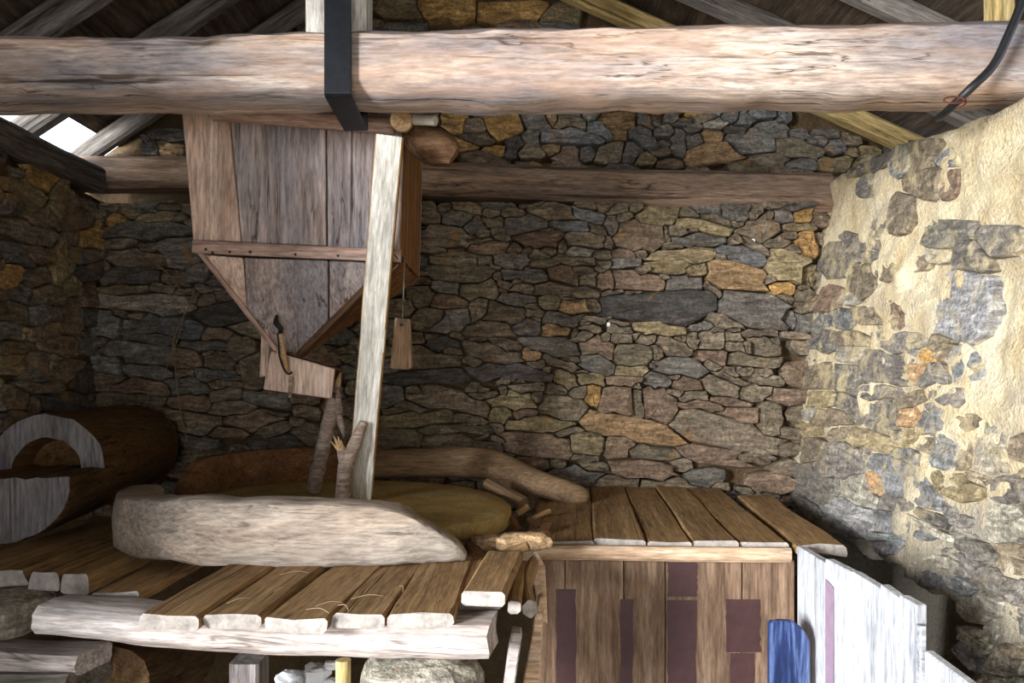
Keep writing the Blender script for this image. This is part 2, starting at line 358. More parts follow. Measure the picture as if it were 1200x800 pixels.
def build_stones(parent, crops, x0, y0, x1, y1, wall, normal, mat, inside=None, filler=None, proud=(.004, .056), fill_skip=None, limit=300, colfill='ngrn', gscale=1.0, gain=(.82, 1.18), grow=1.28):
    W, H = int(x1-x0), int(y1-y0)
    best = np.full((H, W), 9.9); lab = np.full((H, W), -1, int)
    wx = smooth_noise(H, W, 16, 2.2)+smooth_noise(H, W, 6, 1.0); wy = smooth_noise(H, W, 16, 1.6)+smooth_noise(H, W, 6, .8)
    seeds = seeds_of(crops)
    def win(s, k):
        r = max(s[2], s[3])*k
        return max(0, int(s[0]-x0-r)), min(W, int(s[0]-x0+r)+2), max(0, int(s[1]-y0-r)), min(H, int(s[1]-y0+r)+2)
    def rho(s, xa, xb, ya, yb):
        yy, xx = np.mgrid[ya:yb, xa:xb]
        dx = xx+x0-s[0]+wx[ya:yb, xa:xb]; dy = yy+y0-s[1]+wy[ya:yb, xa:xb]
        ca, sa = math.cos(s[4]), math.sin(s[4])
        u = (dx*ca+dy*sa)/s[2]; v = (-dx*sa+dy*ca)/s[3]
        return (np.abs(u)**5+np.abs(v)**5)**.2*.6+.4*np.sqrt(u*u+v*v)*.84
    def put(i, s):
        xa, xb, ya, yb = win(s, 1.5)
        if xb <= xa or yb <= ya: return
        r = rho(s, xa, xb, ya, yb); bb = best[ya:yb, xa:xb]; k = (r < bb) & (r < grow)
        bb[k] = r[k]; lab[ya:yb, xa:xb][k] = i
    for i, s in enumerate(seeds): put(i, s)
    if filler:
        for step, (n, wlo, whi, hlo, hhi) in enumerate(filler):
            for _ in range(n):
                cx, cy = random.uniform(x0, x1), random.uniform(y0, y1)
                if fill_skip and fill_skip(cx, cy): continue
                s = [cx, cy, random.uniform(wlo, whi)/2, random.uniform(hlo, hhi)/2, math.radians(random.gauss(3, 7)), random.choice(colfill)]
                xa, xb, ya, yb = win(s, 1.0)
                if xb-xa < 3 or yb-ya < 3: continue
                r = rho(s, xa, xb, ya, yb); k = r < 1.0
                if k.sum() < 12: continue
                if (best[ya:yb, xa:xb][k] < 1.13).mean() > (.22, .3)[min(step, 1)]: continue
                seeds.append(s); put(len(seeds)-1, s)
    made = []
    for i, s in enumerate(seeds):
        xa, xb, ya, yb = win(s, 1.5)
        if xb <= xa or yb <= ya: continue
        k = lab[ya:yb, xa:xb] == i; cnt = int(k.sum())
        if cnt < 18: continue
        yy, xx = np.nonzero(k); cx, cy = xx.mean()+xa, yy.mean()+ya
        if inside and not inside(cx+x0, cy+y0): continue
        ca, sa = math.cos(s[4]), math.sin(s[4]); R = []; nd = 40
        for j in range(nd):
            th = 2*math.pi*j/nd; u, v = s[2]*math.cos(th), s[3]*math.sin(th)
            dx, dy = u*ca-v*sa, u*sa+v*ca; t = .06
            while t < 1.7:
                X, Y = int(round(cx+dx*t)), int(round(cy+dy*t))
                if X < 0 or Y < 0 or X >= W or Y >= H or lab[Y, X] != i: break
                t += .025
            L = math.hypot(dx, dy); t = max(.1, t-.02-(.5*gscale)/max(L, 2)); R.append((dx*t, dy*t))
        ring = simplify(R, max(.8, .045*math.sqrt(cnt)))
        if len(ring) < 4: continue
        made.append((cnt, i, cx+x0, cy+y0, ring, s))
    made.sort(key=lambda q: -q[0])
    rest_v, rest_f = [], []
    for rank, (cnt, i, cx, cy, ring, s) in enumerate(made):
        C = wall(cx, cy); nn = normal(cx, cy); n = len(ring)
        px_m = (wall(cx+1, cy)-C).length
        f = random.uniform(*proud); gx, gy = random.gauss(0, .05), random.gauss(.03, .05)
        size = math.sqrt(cnt)*px_m
        bv = min(.007, size*.09); V = []
        def at(dx, dy, off): return wall(cx+dx, cy+dy)-C+nn*off
        for (dx, dy) in ring: V.append(at(dx*.94, dy*.94, -.07))
        tl = [gx*dx*px_m+gy*dy*px_m for dx, dy in ring]
        for j, (dx, dy) in enumerate(ring): V.append(at(dx, dy, f-bv*random.uniform(.6, 1.6)+tl[j]))
        ins = [random.uniform(.88, .97) for _ in ring]
        for j, (dx, dy) in enumerate(ring): V.append(at(dx*ins[j], dy*ins[j], f+tl[j]*.9+random.uniform(-1, 1)*bv*.35))
        for j, (dx, dy) in enumerate(ring): V.append(at(dx*.5+random.gauss(0, .6), dy*.5+random.gauss(0, .4), f+tl[j]*.5+random.gauss(0, .0035)))
        V.append(at(0, 0, f+random.gauss(0, .003)))
        Fc = []
        for a in range(3):
            for j in range(n): Fc.append((a*n+j, a*n+(j+1) % n, (a+1)*n+(j+1) % n, (a+1)*n+j))
        for j in range(n): Fc.append((3*n+j, 3*n+(j+1) % n, 4*n))
        if rank < limit:
            o = link('stone', mesh('stone', V, Fc), mat, parent, Matrix.Translation(C))
            c = lin(PAL[s[5]]); k = random.uniform(*gain); j_ = [random.uniform(.98, 1.02) for _ in range(3)]
            o.color = (*[min(1, v*k*q) for v, q in zip(c, j_)], 1)
        else:
            b = len(rest_v); rest_v += [v+C for v in V]; rest_f += [tuple(b+q for q in fc) for fc in Fc]
    if rest_v:
        o = link('stone_infill', mesh('stone_infill', rest_v, rest_f), mat, parent); o['kind'] = 'stuff'; o.color = (*lin(PAL['n']), 1)
    return len(made)

def grid_wall(name, fn, nu, nv, mat, back):
    """relief surface from fn(u, v) with a solid back offset"""
    V, Fc = [], []
    for i in range(nu+1):
        for j in range(nv+1): V.append(fn(i/nu, j/nv))
    q = nv+1
    for i in range(nu):
        for j in range(nv): Fc.append((i*q+j, (i+1)*q+j, (i+1)*q+j+1, i*q+j+1))
    b = len(V); cor = [0, nu*q, nu*q+nv, nv]
    rim = [i*q for i in range(nu)]+[nu*q+j for j in range(nv)]+[i*q+nv for i in range(nu, 0, -1)]+[j for j in range(nv, 0, -1)]
    for r in rim: V.append(V[r]+Vector(back))
    n = len(rim)
    for k in range(n): Fc.append((rim[k], rim[(k+1) % n], b+(k+1) % n, b+k))
    Fc.append(tuple(b+k for k in range(n)))
    me = mesh(name, V, Fc); 
    for p in me.polygons[:nu*nv]: p.use_smooth = True
    return link(name, me, mat)

D = 3.25            # back wall
GD = 3.47           # gable above the wall plate, set back
HP = .45            # platform below the eye
XL = -1.75          # left wall

# --- back wall
ZT = EYE+.705
wb = struct(grid_wall('wall_back', lambda u, v: Vector((-2.05+3.75*u, D+.045+.03*ns((u*3.75, v*2, 0), 5), v*ZT)), 60, 36, M['mud_back'], (0, .35, 0)))
CB = [
 (480, 230, 5, [(190,80,75,55,0,'n'),(330,75,200,60,12,'m'),(285,130,150,90,0,'g'),(375,175,110,80,-25,'g'),(490,100,110,60,-8,'g'),(495,150,130,50,5,'g'),(515,215,90,50,15,'g'),(430,225,80,45,-10,'o'),(620,115,130,65,5,'g'),(700,65,120,30,-10,'m'),(820,100,280,80,6,'n'),(670,175,220,95,-10,'g'),(935,185,200,60,5,'b'),(1060,120,230,75,12,'b'),(1030,60,130,40,10,'m'),(1150,70,100,50,10,'o'),(1110,195,150,60,8,'m'),(790,210,80,40,0,'o'),(745,265,270,95,0,'r'),(1045,265,250,80,3,'n'),(895,300,60,90,0,'n'),(995,335,150,50,0,'l'),(70,190,90,45,5,'y'),(180,240,330,110,8,'n'),(120,315,250,40,8,'n'),(270,320,80,30,0,'o'),(410,260,150,30,-5,'g'),(540,240,90,40,10,'m'),(460,308,220,75,0,'r'),(605,312,85,60,15,'r'),(255,372,250,80,-2,'n'),(440,385,105,60,2,'n'),(600,380,210,75,-3,'g'),(690,325,60,30,0,'n'),(810,335,90,45,-10,'o'),(755,355,100,45,10,'r'),(945,378,240,65,3,'n'),(800,405,190,45,2,'g'),(1140,345,130,45,-5,'g'),(1150,395,140,55,-5,'n'),(1105,425,80,30,0,'g'),(45,385,110,75,5,'g'),(50,450,110,35,20,'k'),(290,455,400,85,2,'n'),(510,432,90,30,0,'r'),(525,475,90,40,0,'r'),(690,475,220,75,-2,'g'),(690,430,50,25,0,'o'),(905,470,190,110,15,'r'),(1040,500,130,60,10,'r'),(1025,450,140,65,12,'n'),(1150,485,120,110,0,'r'),(205,538,170,65,3,'g'),(420,560,240,105,-5,'n'),(60,510,120,70,10,'r'),(70,590,150,130,-15,'n'),(225,620,210,85,0,'r'),(130,720,190,120,-10,'n'),(235,740,240,120,-30,'g'),(575,525,110,50,15,'m'),(635,515,60,40,10,'y'),(655,550,140,60,5,'m'),(555,555,60,45,10,'n'),(625,605,200,75,4,'g'),(400,660,110,110,-20,'n'),(550,700,240,110,8,'n'),(710,645,80,40,0,'r'),(730,690,100,50,10,'r'),(740,725,60,30,20,'o'),(905,560,370,85,5,'n'),(950,605,110,30,5,'m'),(820,625,115,90,0,'n'),(965,655,150,70,-3,'y'),(1075,640,80,70,0,'n'),(885,720,240,85,2,'g'),(1110,725,180,40,0,'g'),(1030,750,60,30,10,'m'),(860,780,170,60,0,'y'),(1020,785,140,50,0,'g'),(680,765,190,80,0,'g'),(470,775,260,90,0,'n')]),
 (710, 230, 5, [(70,85,130,55,-15,'o'),(175,75,70,50,-10,'g'),(110,130,70,50,-10,'o'),(310,115,230,120,10,'m'),(485,105,110,50,10,'y'),(590,90,190,60,5,'g'),(640,140,170,40,15,'k'),(760,110,150,90,10,'g'),(875,105,70,70,30,'l'),(955,125,50,55,0,'o'),(1040,120,110,80,-5,'g'),(1135,120,120,90,-15,'o'),(1110,190,150,45,3,'m'),(30,170,100,120,0,'g'),(10,270,40,90,0,'g'),(190,235,290,150,5,'r'),(560,185,350,75,12,'m'),(425,205,120,70,0,'g'),(515,210,60,35,0,'o'),(560,262,310,70,-2,'g'),(355,215,30,100,-10,'n'),(750,265,80,80,-30,'o'),(770,165,80,35,10,'y'),(910,195,230,150,-20,'n'),(1000,275,110,70,-20,'n'),(870,300,220,60,35,'n'),(1085,305,70,55,10,'g'),(1150,290,90,130,0,'o'),(1050,240,70,30,0,'o'),(385,295,110,40,0,'n'),(205,335,70,50,0,'o'),(90,340,190,45,3,'r'),(95,395,190,65,0,'g'),(470,345,400,85,-3,'m'),(780,345,280,100,15,'b'),(685,370,60,50,30,'g'),(345,410,240,90,-5,'m'),(220,430,110,50,0,'m'),(525,440,110,65,-5,'m'),(450,510,220,85,-8,'g'),(340,480,60,35,20,'g'),(165,495,340,110,7,'r'),(150,570,110,30,0,'r'),(40,560,100,30,-10,'n'),(755,478,320,160,5,'y'),(930,490,70,70,0,'n'),(630,550,130,45,42,'n'),(1035,415,240,170,20,'m'),(1170,460,120,110,0,'m'),(1015,545,140,70,-5,'o'),(1035,605,120,45,15,'y'),(1150,530,70,35,0,'n'),(1150,620,120,140,-10,'n'),(1160,730,110,120,0,'g'),(310,640,640,175,-2,'k'),(860,675,410,190,15,'g'),(1075,720,100,100,30,'g'),(60,740,130,30,5,'g'),(280,775,280,60,8,'m'),(80,775,120,60,0,'k'),(540,770,170,50,-8,'g'),(690,745,200,60,20,'n'),(640,785,80,30,0,'o'),(740,785,60,30,0,'o')]),
 (440, 380, 5, [(245,90,100,60,0,'k'),(400,110,220,90,0,'k'),(490,70,100,40,10,'k'),(330,80,120,40,5,'r'),(455,162,125,55,0,'n'),(360,200,300,130,5,'n'),(690,165,330,110,14,'n'),(745,125,200,60,18,'n'),(610,95,90,30,0,'o'),(575,215,130,50,0,'n'),(895,185,130,75,10,'y'),(930,235,110,50,8,'m'),(1035,135,340,100,8,'g'),(1180,50,60,80,0,'g'),(1100,240,260,50,15,'n'),(1160,205,110,60,10,'g'),(1000,270,60,40,20,'r'),(300,305,450,90,-4,'k'),(770,280,520,100,8,'k'),(750,330,80,40,-10,'g'),(845,325,80,50,10,'o'),(740,390,50,60,20,'o'),(570,375,70,55,0,'n'),(630,385,50,40,0,'n'),(650,410,170,50,-5,'m'),(900,365,200,80,-15,'n'),(790,440,270,110,5,'m'),(945,430,80,55,-10,'k'),(1060,380,110,70,0,'n'),(1140,330,170,90,0,'m'),(1090,490,260,140,5,'n'),(100,410,140,130,0,'g'),(230,385,90,60,0,'k'),(450,450,520,120,15,'n'),(210,480,180,45,10,'r'),(140,505,140,40,-3,'r'),(260,550,420,100,-5,'m'),(570,555,200,75,5,'n'),(880,520,150,60,10,'r'),(735,540,110,90,20,'m'),(950,585,340,90,0,'m'),(480,615,460,60,-2,'n'),(720,600,90,60,0,'n'),(1130,630,150,40,-5,'n'),(130,660,250,110,-5,'n'),(540,690,470,75,5,'n'),(590,655,120,30,-3,'n'),(960,700,480,130,5,'r'),(720,670,100,40,10,'n')]),
 (670, 380, 5, [(65,55,130,90,0,'g'),(150,140,190,120,15,'r'),(200,85,60,60,15,'g'),(115,235,250,100,12,'g'),(40,275,130,30,15,'n'),(290,80,110,60,0,'r'),(375,75,70,40,0,'o'),(630,85,80,40,10,'o'),(695,95,90,110,-25,'r'),(805,105,130,120,0,'n'),(935,85,110,60,-5,'g'),(940,135,110,60,10,'n'),(1015,135,40,70,0,'n'),(1105,135,180,110,15,'n'),(1100,55,240,45,0,'n'),(1190,100,60,50,20,'r'),(350,180,210,120,5,'n'),(590,145,210,110,8,'n'),(490,170,70,100,-20,'o'),(600,245,300,120,5,'g'),(350,270,180,65,0,'m'),(310,330,230,60,3,'r'),(390,355,60,60,0,'o'),(470,240,60,30,30,'n'),(510,315,140,90,15,'g'),(590,310,70,30,0,'o'),(660,350,150,80,10,'r'),(800,200,180,90,-5,'r'),(790,240,120,60,30,'o'),(1035,215,280,75,3,'n'),(900,270,130,60,5,'n'),(1020,265,100,50,10,'n'),(1100,285,110,60,10,'n'),(920,320,230,40,20,'m'),(900,370,260,90,15,'n'),(1070,400,160,90,0,'n'),(85,325,210,90,0,'m'),(130,420,110,130,10,'o'),(50,395,110,80,0,'n'),(255,450,190,150,5,'r'),(390,470,80,160,0,'n'),(530,475,200,200,-10,'r'),(590,405,110,50,10,'y'),(700,430,140,60,0,'n'),(780,480,340,50,8,'r'),(930,470,200,60,10,'r'),(960,510,240,80,10,'r'),(1160,560,120,160,0,'n'),(340,610,560,130,12,'y'),(80,700,190,110,-5,'m'),(270,715,150,140,10,'r'),(860,625,580,150,12,'n'),(500,750,300,70,2,'n'),(840,765,420,90,8,'r'),(60,770,130,50,0,'n'),(1080,790,230,60,5,'n')]),
 (100, 210, 5, [(100,60,130,25,2,'n'),(135,130,120,110,0,'b'),(60,130,25,110,0,'g'),(235,100,80,75,0,'l'),(330,80,120,45,0,'m'),(500,70,180,55,10,'n'),(560,110,110,40,10,'b'),(365,155,150,90,0,'g'),(260,180,100,80,-20,'m'),(500,165,180,40,0,'n'),(480,120,90,50,20,'y'),(110,215,80,60,0,'n'),(55,250,90,130,0,'o'),(200,245,90,60,-15,'o'),(430,235,220,60,-5,'m'),(550,230,110,60,0,'n'),(390,310,430,90,-3,'g'),(140,305,60,50,0,'n'),(85,415,100,90,10,'n'),(220,390,180,65,-5,'n'),(370,400,110,45,0,'n'),(570,435,230,170,5,'g'),(325,465,390,100,5,'n'),(115,515,40,80,0,'n'),(300,570,310,105,-3,'k'),(445,530,60,30,0,'n'),(530,570,130,70,0,'n'),(675,565,140,95,0,'g'),(780,600,90,60,0,'g'),(245,652,280,50,-2,'n'),(470,640,120,70,5,'n'),(620,665,130,50,15,'n'),(590,625,110,35,5,'n'),(740,650,120,40,5,'n'),(345,720,540,100,2,'l'),(720,710,110,60,0,'n'),(820,690,110,60,-5,'n'),(640,700,70,60,0,'g'),(830,785,280,120,-5,'k'),(215,785,90,50,20,'n')]),
 (100, 350, 5, [(145,150,150,140,5,'g'),(210,90,90,40,15,'l'),(315,150,210,110,-5,'g'),(560,170,250,110,8,'b'),(310,105,110,35,0,'n'),(800,215,220,75,3,'r'),(420,240,290,65,8,'g'),(700,275,330,60,3,'g'),(340,325,380,130,8,'g'),(600,345,180,110,0,'r'),(930,280,150,140,5,'n'),(165,390,180,110,10,'g'),(370,420,240,75,3,'g'),(780,370,180,90,5,'n'),(715,315,60,40,10,'n'),(820,330,90,40,15,'n'),(905,405,50,60,-20,'n'),(905,455,50,35,0,'n'),(595,435,100,45,0,'n'),(775,445,215,65,2,'b'),(985,430,130,190,0,'n'),(620,510,220,100,0,'g'),(780,500,100,50,0,'n'),(885,500,110,40,0,'n'),(300,515,440,90,3,'r'),(160,480,180,80,5,'n'),(830,565,190,75,0,'n'),(1060,585,290,90,3,'g'),(640,610,240,90,5,'r'),(870,640,280,100,0,'n'),(1000,700,380,130,-12,'r'),(1100,655,190,40,5,'r'),(260,590,330,100,3,'n'),(620,720,420,120,5,'n'),(220,655,140,25,0,'r'),(1110,760,200,90,-25,'n'),(850,780,200,60,0,'r')]),
]
def hopper_skip(x, y): return 235 < x < 455 and y < 285+ (max(0, 115-abs(x-340))*.9)
build_stones(wb, CB, 95, 238, 970, 605, lambda x, y: P(x, y, D), lambda x, y: Vector((0, -1, 0)), M['stone_back'],
             filler=[(900, 40, 75, 16, 26), (2600, 14, 34, 8, 14)], fill_skip=hopper_skip)

# --- gable above the wall plate, following the roof slope
RX, RZ, EL, ER = -.38, EYE+1.95, EYE+.85, EYE+.905        # ridge and eaves
XE_L, XE_R = -2.0, 1.95
def roof_z(x): return RZ-(RZ-EL)*(RX-x)/(RX-XE_L) if x < RX else RZ-(RZ-ER)*(x-RX)/(XE_R-RX)
def gab(u, v):
    x = -2.05+3.75*u; top = roof_z(x)+.10
    return Vector((x, GD+.04+.03*ns((u*3.75, v*2, 3), 5), ZT-.02+v*max(.05, top-ZT)))
wg = struct(grid_wall('wall_gable', gab, 60, 20, M['mud_back'], (0, .25, 0)))
CG = [
 (500, 100, 4.444, [(130,190,120,110,0,'o'),(280,150,90,50,0,'m'),(400,215,190,150,5,'o'),(260,220,110,70,0,'n'),(250,280,180,60,0,'n'),(370,340,130,60,0,'o'),(200,310,120,90,0,'o'),(460,330,120,110,0,'k'),(580,180,170,110,5,'g'),(665,180,60,70,0,'y'),(755,150,160,80,8,'g'),(750,205,190,90,5,'n'),(850,155,110,90,-20,'g'),(555,275,110,80,5,'g'),(735,280,360,80,8,'b'),(890,245,140,80,10,'b'),(1000,190,230,150,-10,'y'),(950,120,100,40,0,'o'),(1100,120,120,40,0,'m'),(1160,200,130,80,10,'g'),(1110,250,150,60,0,'b'),(1150,310,150,70,10,'b'),(560,355,130,70,0,'n'),(660,340,90,60,0,'m'),(740,360,130,90,5,'r'),(835,360,90,70,0,'g'),(945,350,130,100,0,'n'),(1060,360,110,100,15,'g'),(1120,390,110,60,0,'m')]),
 (760, 100, 4.444, [(90,130,170,60,-5,'o'),(230,120,100,70,0,'o'),(30,195,90,80,0,'g'),(105,195,90,60,0,'g'),(195,190,130,30,5,'n'),(200,235,170,60,10,'g'),(285,180,110,50,-10,'n'),(60,255,130,60,5,'g'),(50,310,110,60,5,'g'),(45,360,110,50,0,'n'),(150,300,70,150,5,'g'),(235,295,110,90,-20,'g'),(350,215,100,60,-5,'l'),(340,275,130,70,5,'y'),(330,360,260,100,-5,'y'),(330,140,90,70,0,'b'),(415,165,110,60,5,'b'),(490,180,130,70,10,'b'),(470,240,110,60,10,'g'),(580,170,110,60,5,'b'),(540,300,250,140,10,'g'),(640,235,200,90,5,'g'),(600,390,180,70,0,'n'),(760,330,220,110,20,'n'),(700,170,90,70,0,'b'),(820,205,180,80,20,'m'),(900,270,150,60,25,'g'),(950,320,120,70,10,'b'),(860,310,110,60,0,'g'),(780,260,140,60,10,'g'),(960,420,150,60,0,'m'),(780,420,130,60,0,'g'),(1070,350,100,50,10,'m'),(1130,350,100,60,0,'m')]),
 (0, 130, 3.81, [(620,60,240,70,-3,'g'),(560,165,200,70,0,'n'),(680,170,100,60,30,'g'),(760,170,120,80,0,'y'),(440,170,120,60,0,'k'),(760,120,140,50,0,'g')]),
 (440, 0, 1, [(520,12,60,22,3,'o'),(600,14,70,22,0,'o'),(665,18,50,20,0,'m'),(700,20,50,20,5,'l'),(470,12,50,22,0,'m')]),
]
CG[3] = (0, 0, 1, CG[3][3])
def in_gable(x, y):
    p = P(x, y, GD); return p.z < roof_z(p.x)-.02
build_stones(wg, CG, 60, -40, 1075, 215, lambda x, y: P(x, y, GD), lambda x, y: Vector((0, -1, 0)), M['stone_gable'], inside=in_gable,
             filler=[(500, 30, 60, 14, 24), (500, 14, 28, 8, 14)], fill_skip=lambda x, y: not in_gable(x, y) or (215 < x < 440 and y > 60), limit=180)

# --- right wall: battered, ochre earth plaster over slate rubble
def rw_x(d, z): return 1.246+.044*(d-3.25)+.109*(z-EYE)
def rw_top(d): return EYE+.69+max(0, min(1, (d-2.0)/.9))*.14+.02*ns((d, 0, 0), 4)
def shade_recess(d, z): return 1.86 < d < 3.05 and z < .93+.03*ns((d, 0, 2), 5)
def rw(u, v):
    d = -1.6+5.2*u; z = v*rw_top(d); n_ = .5*ns((d, z, 0), 2.2)+.4*ns((d, z, 5), 6)+.3*ns((d, z, 9), 15)+.2*ns((d, z, 2), 32)
    cut = .45 if shade_recess(d, z) else 0      # recess added to make the foot of the wall dark behind the bin
    return Vector((rw_x(d, z)-.045*n_+cut, d, z))
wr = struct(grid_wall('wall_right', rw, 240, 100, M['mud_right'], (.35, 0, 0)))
def rwall(px, py):
    d = 1.103/((px-600)/F-.044-.109*(HOR-py)/F); return P(px, py, d)
RN = Vector((-1, .044, .109)).normalized()
CR = [
 (930, 120, 4.444, [(430,320,220,60,-20,'g'),(600,310,90,140,0,'b'),(700,130,130,100,0,'g'),(850,150,90,110,0,'g'),(990,90,200,110,0,'g'),(800,300,90,90,-20,'b'),(700,340,180,240,10,'n'),(820,420,70,130,10,'r'),(395,430,60,110,0,'g'),(210,400,80,60,-10,'l'),(580,580,90,160,0,'n'),(820,690,270,110,0,'g'),(1080,720,220,120,0,'g'),(460,690,60,120,0,'g'),(330,740,120,90,0,'g')]),
 (930, 290, 4.444, [(200,70,170,130,0,'g'),(810,290,350,310,0,'B'),(480,120,130,90,10,'n'),(370,180,120,150,0,'n'),(110,270,210,120,5,'r'),(270,370,110,80,0,'b'),(80,400,150,110,0,'g'),(150,490,130,90,0,'g'),(490,330,90,80,0,'g'),(560,370,70,110,0,'r'),(610,505,190,110,5,'g'),(780,510,130,110,20,'n'),(725,560,110,90,0,'o'),(880,600,140,180,-15,'b'),(510,640,260,150,0,'g'),(760,660,150,130,20,'g'),(150,660,190,120,0,'n'),(290,680,120,130,0,'g'),(470,760,320,80,0,'g'),(790,760,130,90,15,'g'),(650,650,90,90,0,'y'),(930,50,150,160,-15,'g'),(790,50,110,70,0,'l')]),
 (930, 460, 4.444, [(140,40,130,90,10,'m'),(200,140,170,100,10,'n'),(300,70,110,110,10,'g'),(370,90,90,100,0,'g'),(490,100,150,200,0,'g'),(600,40,180,100,0,'n'),(640,130,120,90,0,'y'),(740,130,160,140,5,'b'),(820,30,120,90,0,'g'),(840,100,60,90,0,'n'),(130,200,200,60,0,'m'),(240,210,160,80,0,'n'),(400,250,330,90,15,'m'),(560,230,90,70,20,'g'),(630,230,150,80,0,'m'),(710,270,150,60,20,'n'),(590,330,130,80,20,'b'),(820,300,110,170,0,'b'),(890,320,80,170,0,'n'),(990,300,150,230,-5,'l'),(920,160,110,80,0,'n'),(130,290,170,110,5,'n'),(270,340,180,170,-5,'g'),(380,310,50,90,0,'g'),(350,510,170,130,25,'l'),(610,460,480,150,33,'b'),(430,460,90,130,20,'y'),(850,480,280,130,8,'m'),(960,440,120,60,20,'n'),(120,470,220,130,30,'g'),(1120,510,170,130,0,'g'),(1050,680,270,180,5,'l'),(730,650,230,60,25,'k'),(840,600,70,120,-5,'g'),(920,670,160,70,5,'g'),(560,580,190,80,5,'g'),(320,650,260,120,35,'B'),(560,700,220,110,10,'b'),(740,720,260,60,30,'l'),(930,740,150,80,20,'g'),(520,760,200,90,0,'b'),(700,760,180,80,20,'b'),(60,600,160,80,30,'g'),(290,740,200,90,25,'b')]),
 (930, 620, 4.444, [(350,90,250,110,30,'b'),(520,90,190,110,15,'b'),(720,80,260,110,25,'g'),(620,140,110,150,20,'l'),(960,110,200,110,30,'g'),(900,190,300,100,20,'g'),(1130,150,130,170,10,'n'),(700,220,200,120,20,'b'),(1060,270,200,110,20,'g'),(880,300,200,80,25,'b'),(1000,400,260,140,25,'l'),(1120,520,200,140,25,'l'),(970,590,160,90,35,'l'),(940,650,170,110,45,'b'),(1120,700,170,120,25,'l'),(1160,640,120,120,10,'n'),(1060,790,120,50,0,'l'),(560,180,120,80,20,'b'),(800,160,160,80,20,'l'),(1180,330,90,120,0,'g'),(1150,430,110,80,20,'g')]),
]
def rw_plaster(x, y): return (x > 1105+ (y-400)*-.05 and 150 < y < 520) or y < 300
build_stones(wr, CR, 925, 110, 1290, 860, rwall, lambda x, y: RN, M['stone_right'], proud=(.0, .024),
             inside=lambda x, y: rwall(x, y).z < rw_top(rwall(x, y).y)-.03 and not shade_recess(rwall(x, y).y, rwall(x, y).z-.03),
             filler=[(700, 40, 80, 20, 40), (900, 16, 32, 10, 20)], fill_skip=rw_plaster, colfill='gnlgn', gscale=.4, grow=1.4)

# --- left wall, with the low doorway beside the camera
def lwp(px, py): return P(px, py, XL*F/(px-600))
def lw(y0, y1):
    def fn(u, v):
        d = y0+(y1-y0)*u; z = v*(EYE+.775)
        return Vector((XL-.02+.05*ns((d, z, 4), 3)+.02*ns((d, z, 7), 11), d, z))
    return fn
wl = struct(grid_wall('wall_left', lw(.28, 3.6), 90, 60, M['mud_left'], (-.35, 0, 0)))
wl2 = struct(grid_wall('wall_left_entry', lw(-1.95, -1.55), 10, 30, M['mud_left'], (-.35, 0, 0)))
CL = [
 (0, 130, 3.81, [(80,210,100,130,0,'m'),(190,290,130,110,0,'o'),(110,390,130,150,0,'m'),(320,450,140,150,0,'n'),(60,270,80,60,0,'g'),(40,420,90,90,0,'k'),(120,530,220,80,20,'n'),(180,480,90,80,0,'r'),(310,570,70,90,0,'g'),(380,590,110,120,20,'o'),(60,640,150,80,20,'g'),(170,640,120,70,0,'r'),(270,680,80,170,10,'m'),(350,640,140,90,20,'g'),(400,720,170,90,0,'k'),(30,740,90,110,0,'o'),(150,740,160,70,0,'g'),(250,390,60,150,0,'m'),(20,330,60,60,0,'m')]),
 (0, 320, 3.81, [(110,90,130,80,20,'g'),(200,110,150,100,0,'n'),(50,180,150,90,10,'n'),(200,170,130,90,0,'g'),(300,60,80,100,0,'m'),(400,80,90,120,0,'r'),(310,190,80,160,0,'r'),(390,200,80,80,0,'k'),(190,260,170,60,-10,'r'),(40,260,90,90,0,'g'),(100,270,40,80,0,'m'),(60,340,170,60,0,'n'),(400,300,140,110,0,'g'),(270,320,160,90,10,'r'),(230,390,90,80,0,'l'),(60,400,170,90,0,'m'),(140,420,110,140,-30,'g'),(300,440,190,80,0,'n'),(380,470,110,100,0,'k'),(150,510,180,50,0,'n'),(50,570,120,110,0,'n'),(270,580,200,90,0,'k'),(140,590,90,70,0,'n'),(80,660,150,110,0,'k')]),
]
build_stones(wl, CL, -90, 150, 116, 620, lwp, lambda x, y: Vector((1, 0, 0)), M['stone_left'], proud=(.0, .03),
             inside=lambda x, y: EYE-.55 < lwp(x, y).z < EYE+.765,
             filler=[(500, 22, 45, 14, 26), (500, 12, 22, 8, 14)], colfill='ngrkm')

# --- entrance wall behind the camera, lintel over the left doorway, floor
def slab(name, lo, hi, mat, parent=None):
    a, b = Vector(lo), Vector(hi)
    poly = [(a.x, a.y, a.z), (b.x, a.y, a.z), (b.x, a.y, b.z), (a.x, a.y, b.z)]
    return prism(name, poly, b.y-a.y, mat, parent, bev=.01)
struct(slab('wall_front', (-2.1, -1.95, 0), (-.85, -1.6, EYE+1.2), M['mud_left']))
struct(slab('wall_front_entry', (.35, -1.95, 0), (1.6, -1.6, EYE+1.2), M['mud_left']))
struct(slab('wall_front_lintel', (-.85, -1.95, EYE+.55), (.35, -1.6, EYE+1.2), M['mud_left']))
struct(prism('wall_front_gable', [(-2.1, -1.95, EYE+1.19), (1.6, -1.95, EYE+1.19), (1.6, -1.95, roof_z(1.6)+.06 if roof_z(1.6) > EYE+1.2 else EYE+1.2), (RX, -1.95, RZ+.06), (-2.1, -1.95, EYE+1.2)], .35, M['mud_left'], bev=0))
fl = grid_wall('floor', lambda u, v: Vector((-6+12*u, -6+12*v, .0+.012*ns((u*12, v*12, 1), 3))), 60, 60, M['floor'], (0, 0, -.2)); struct(fl)

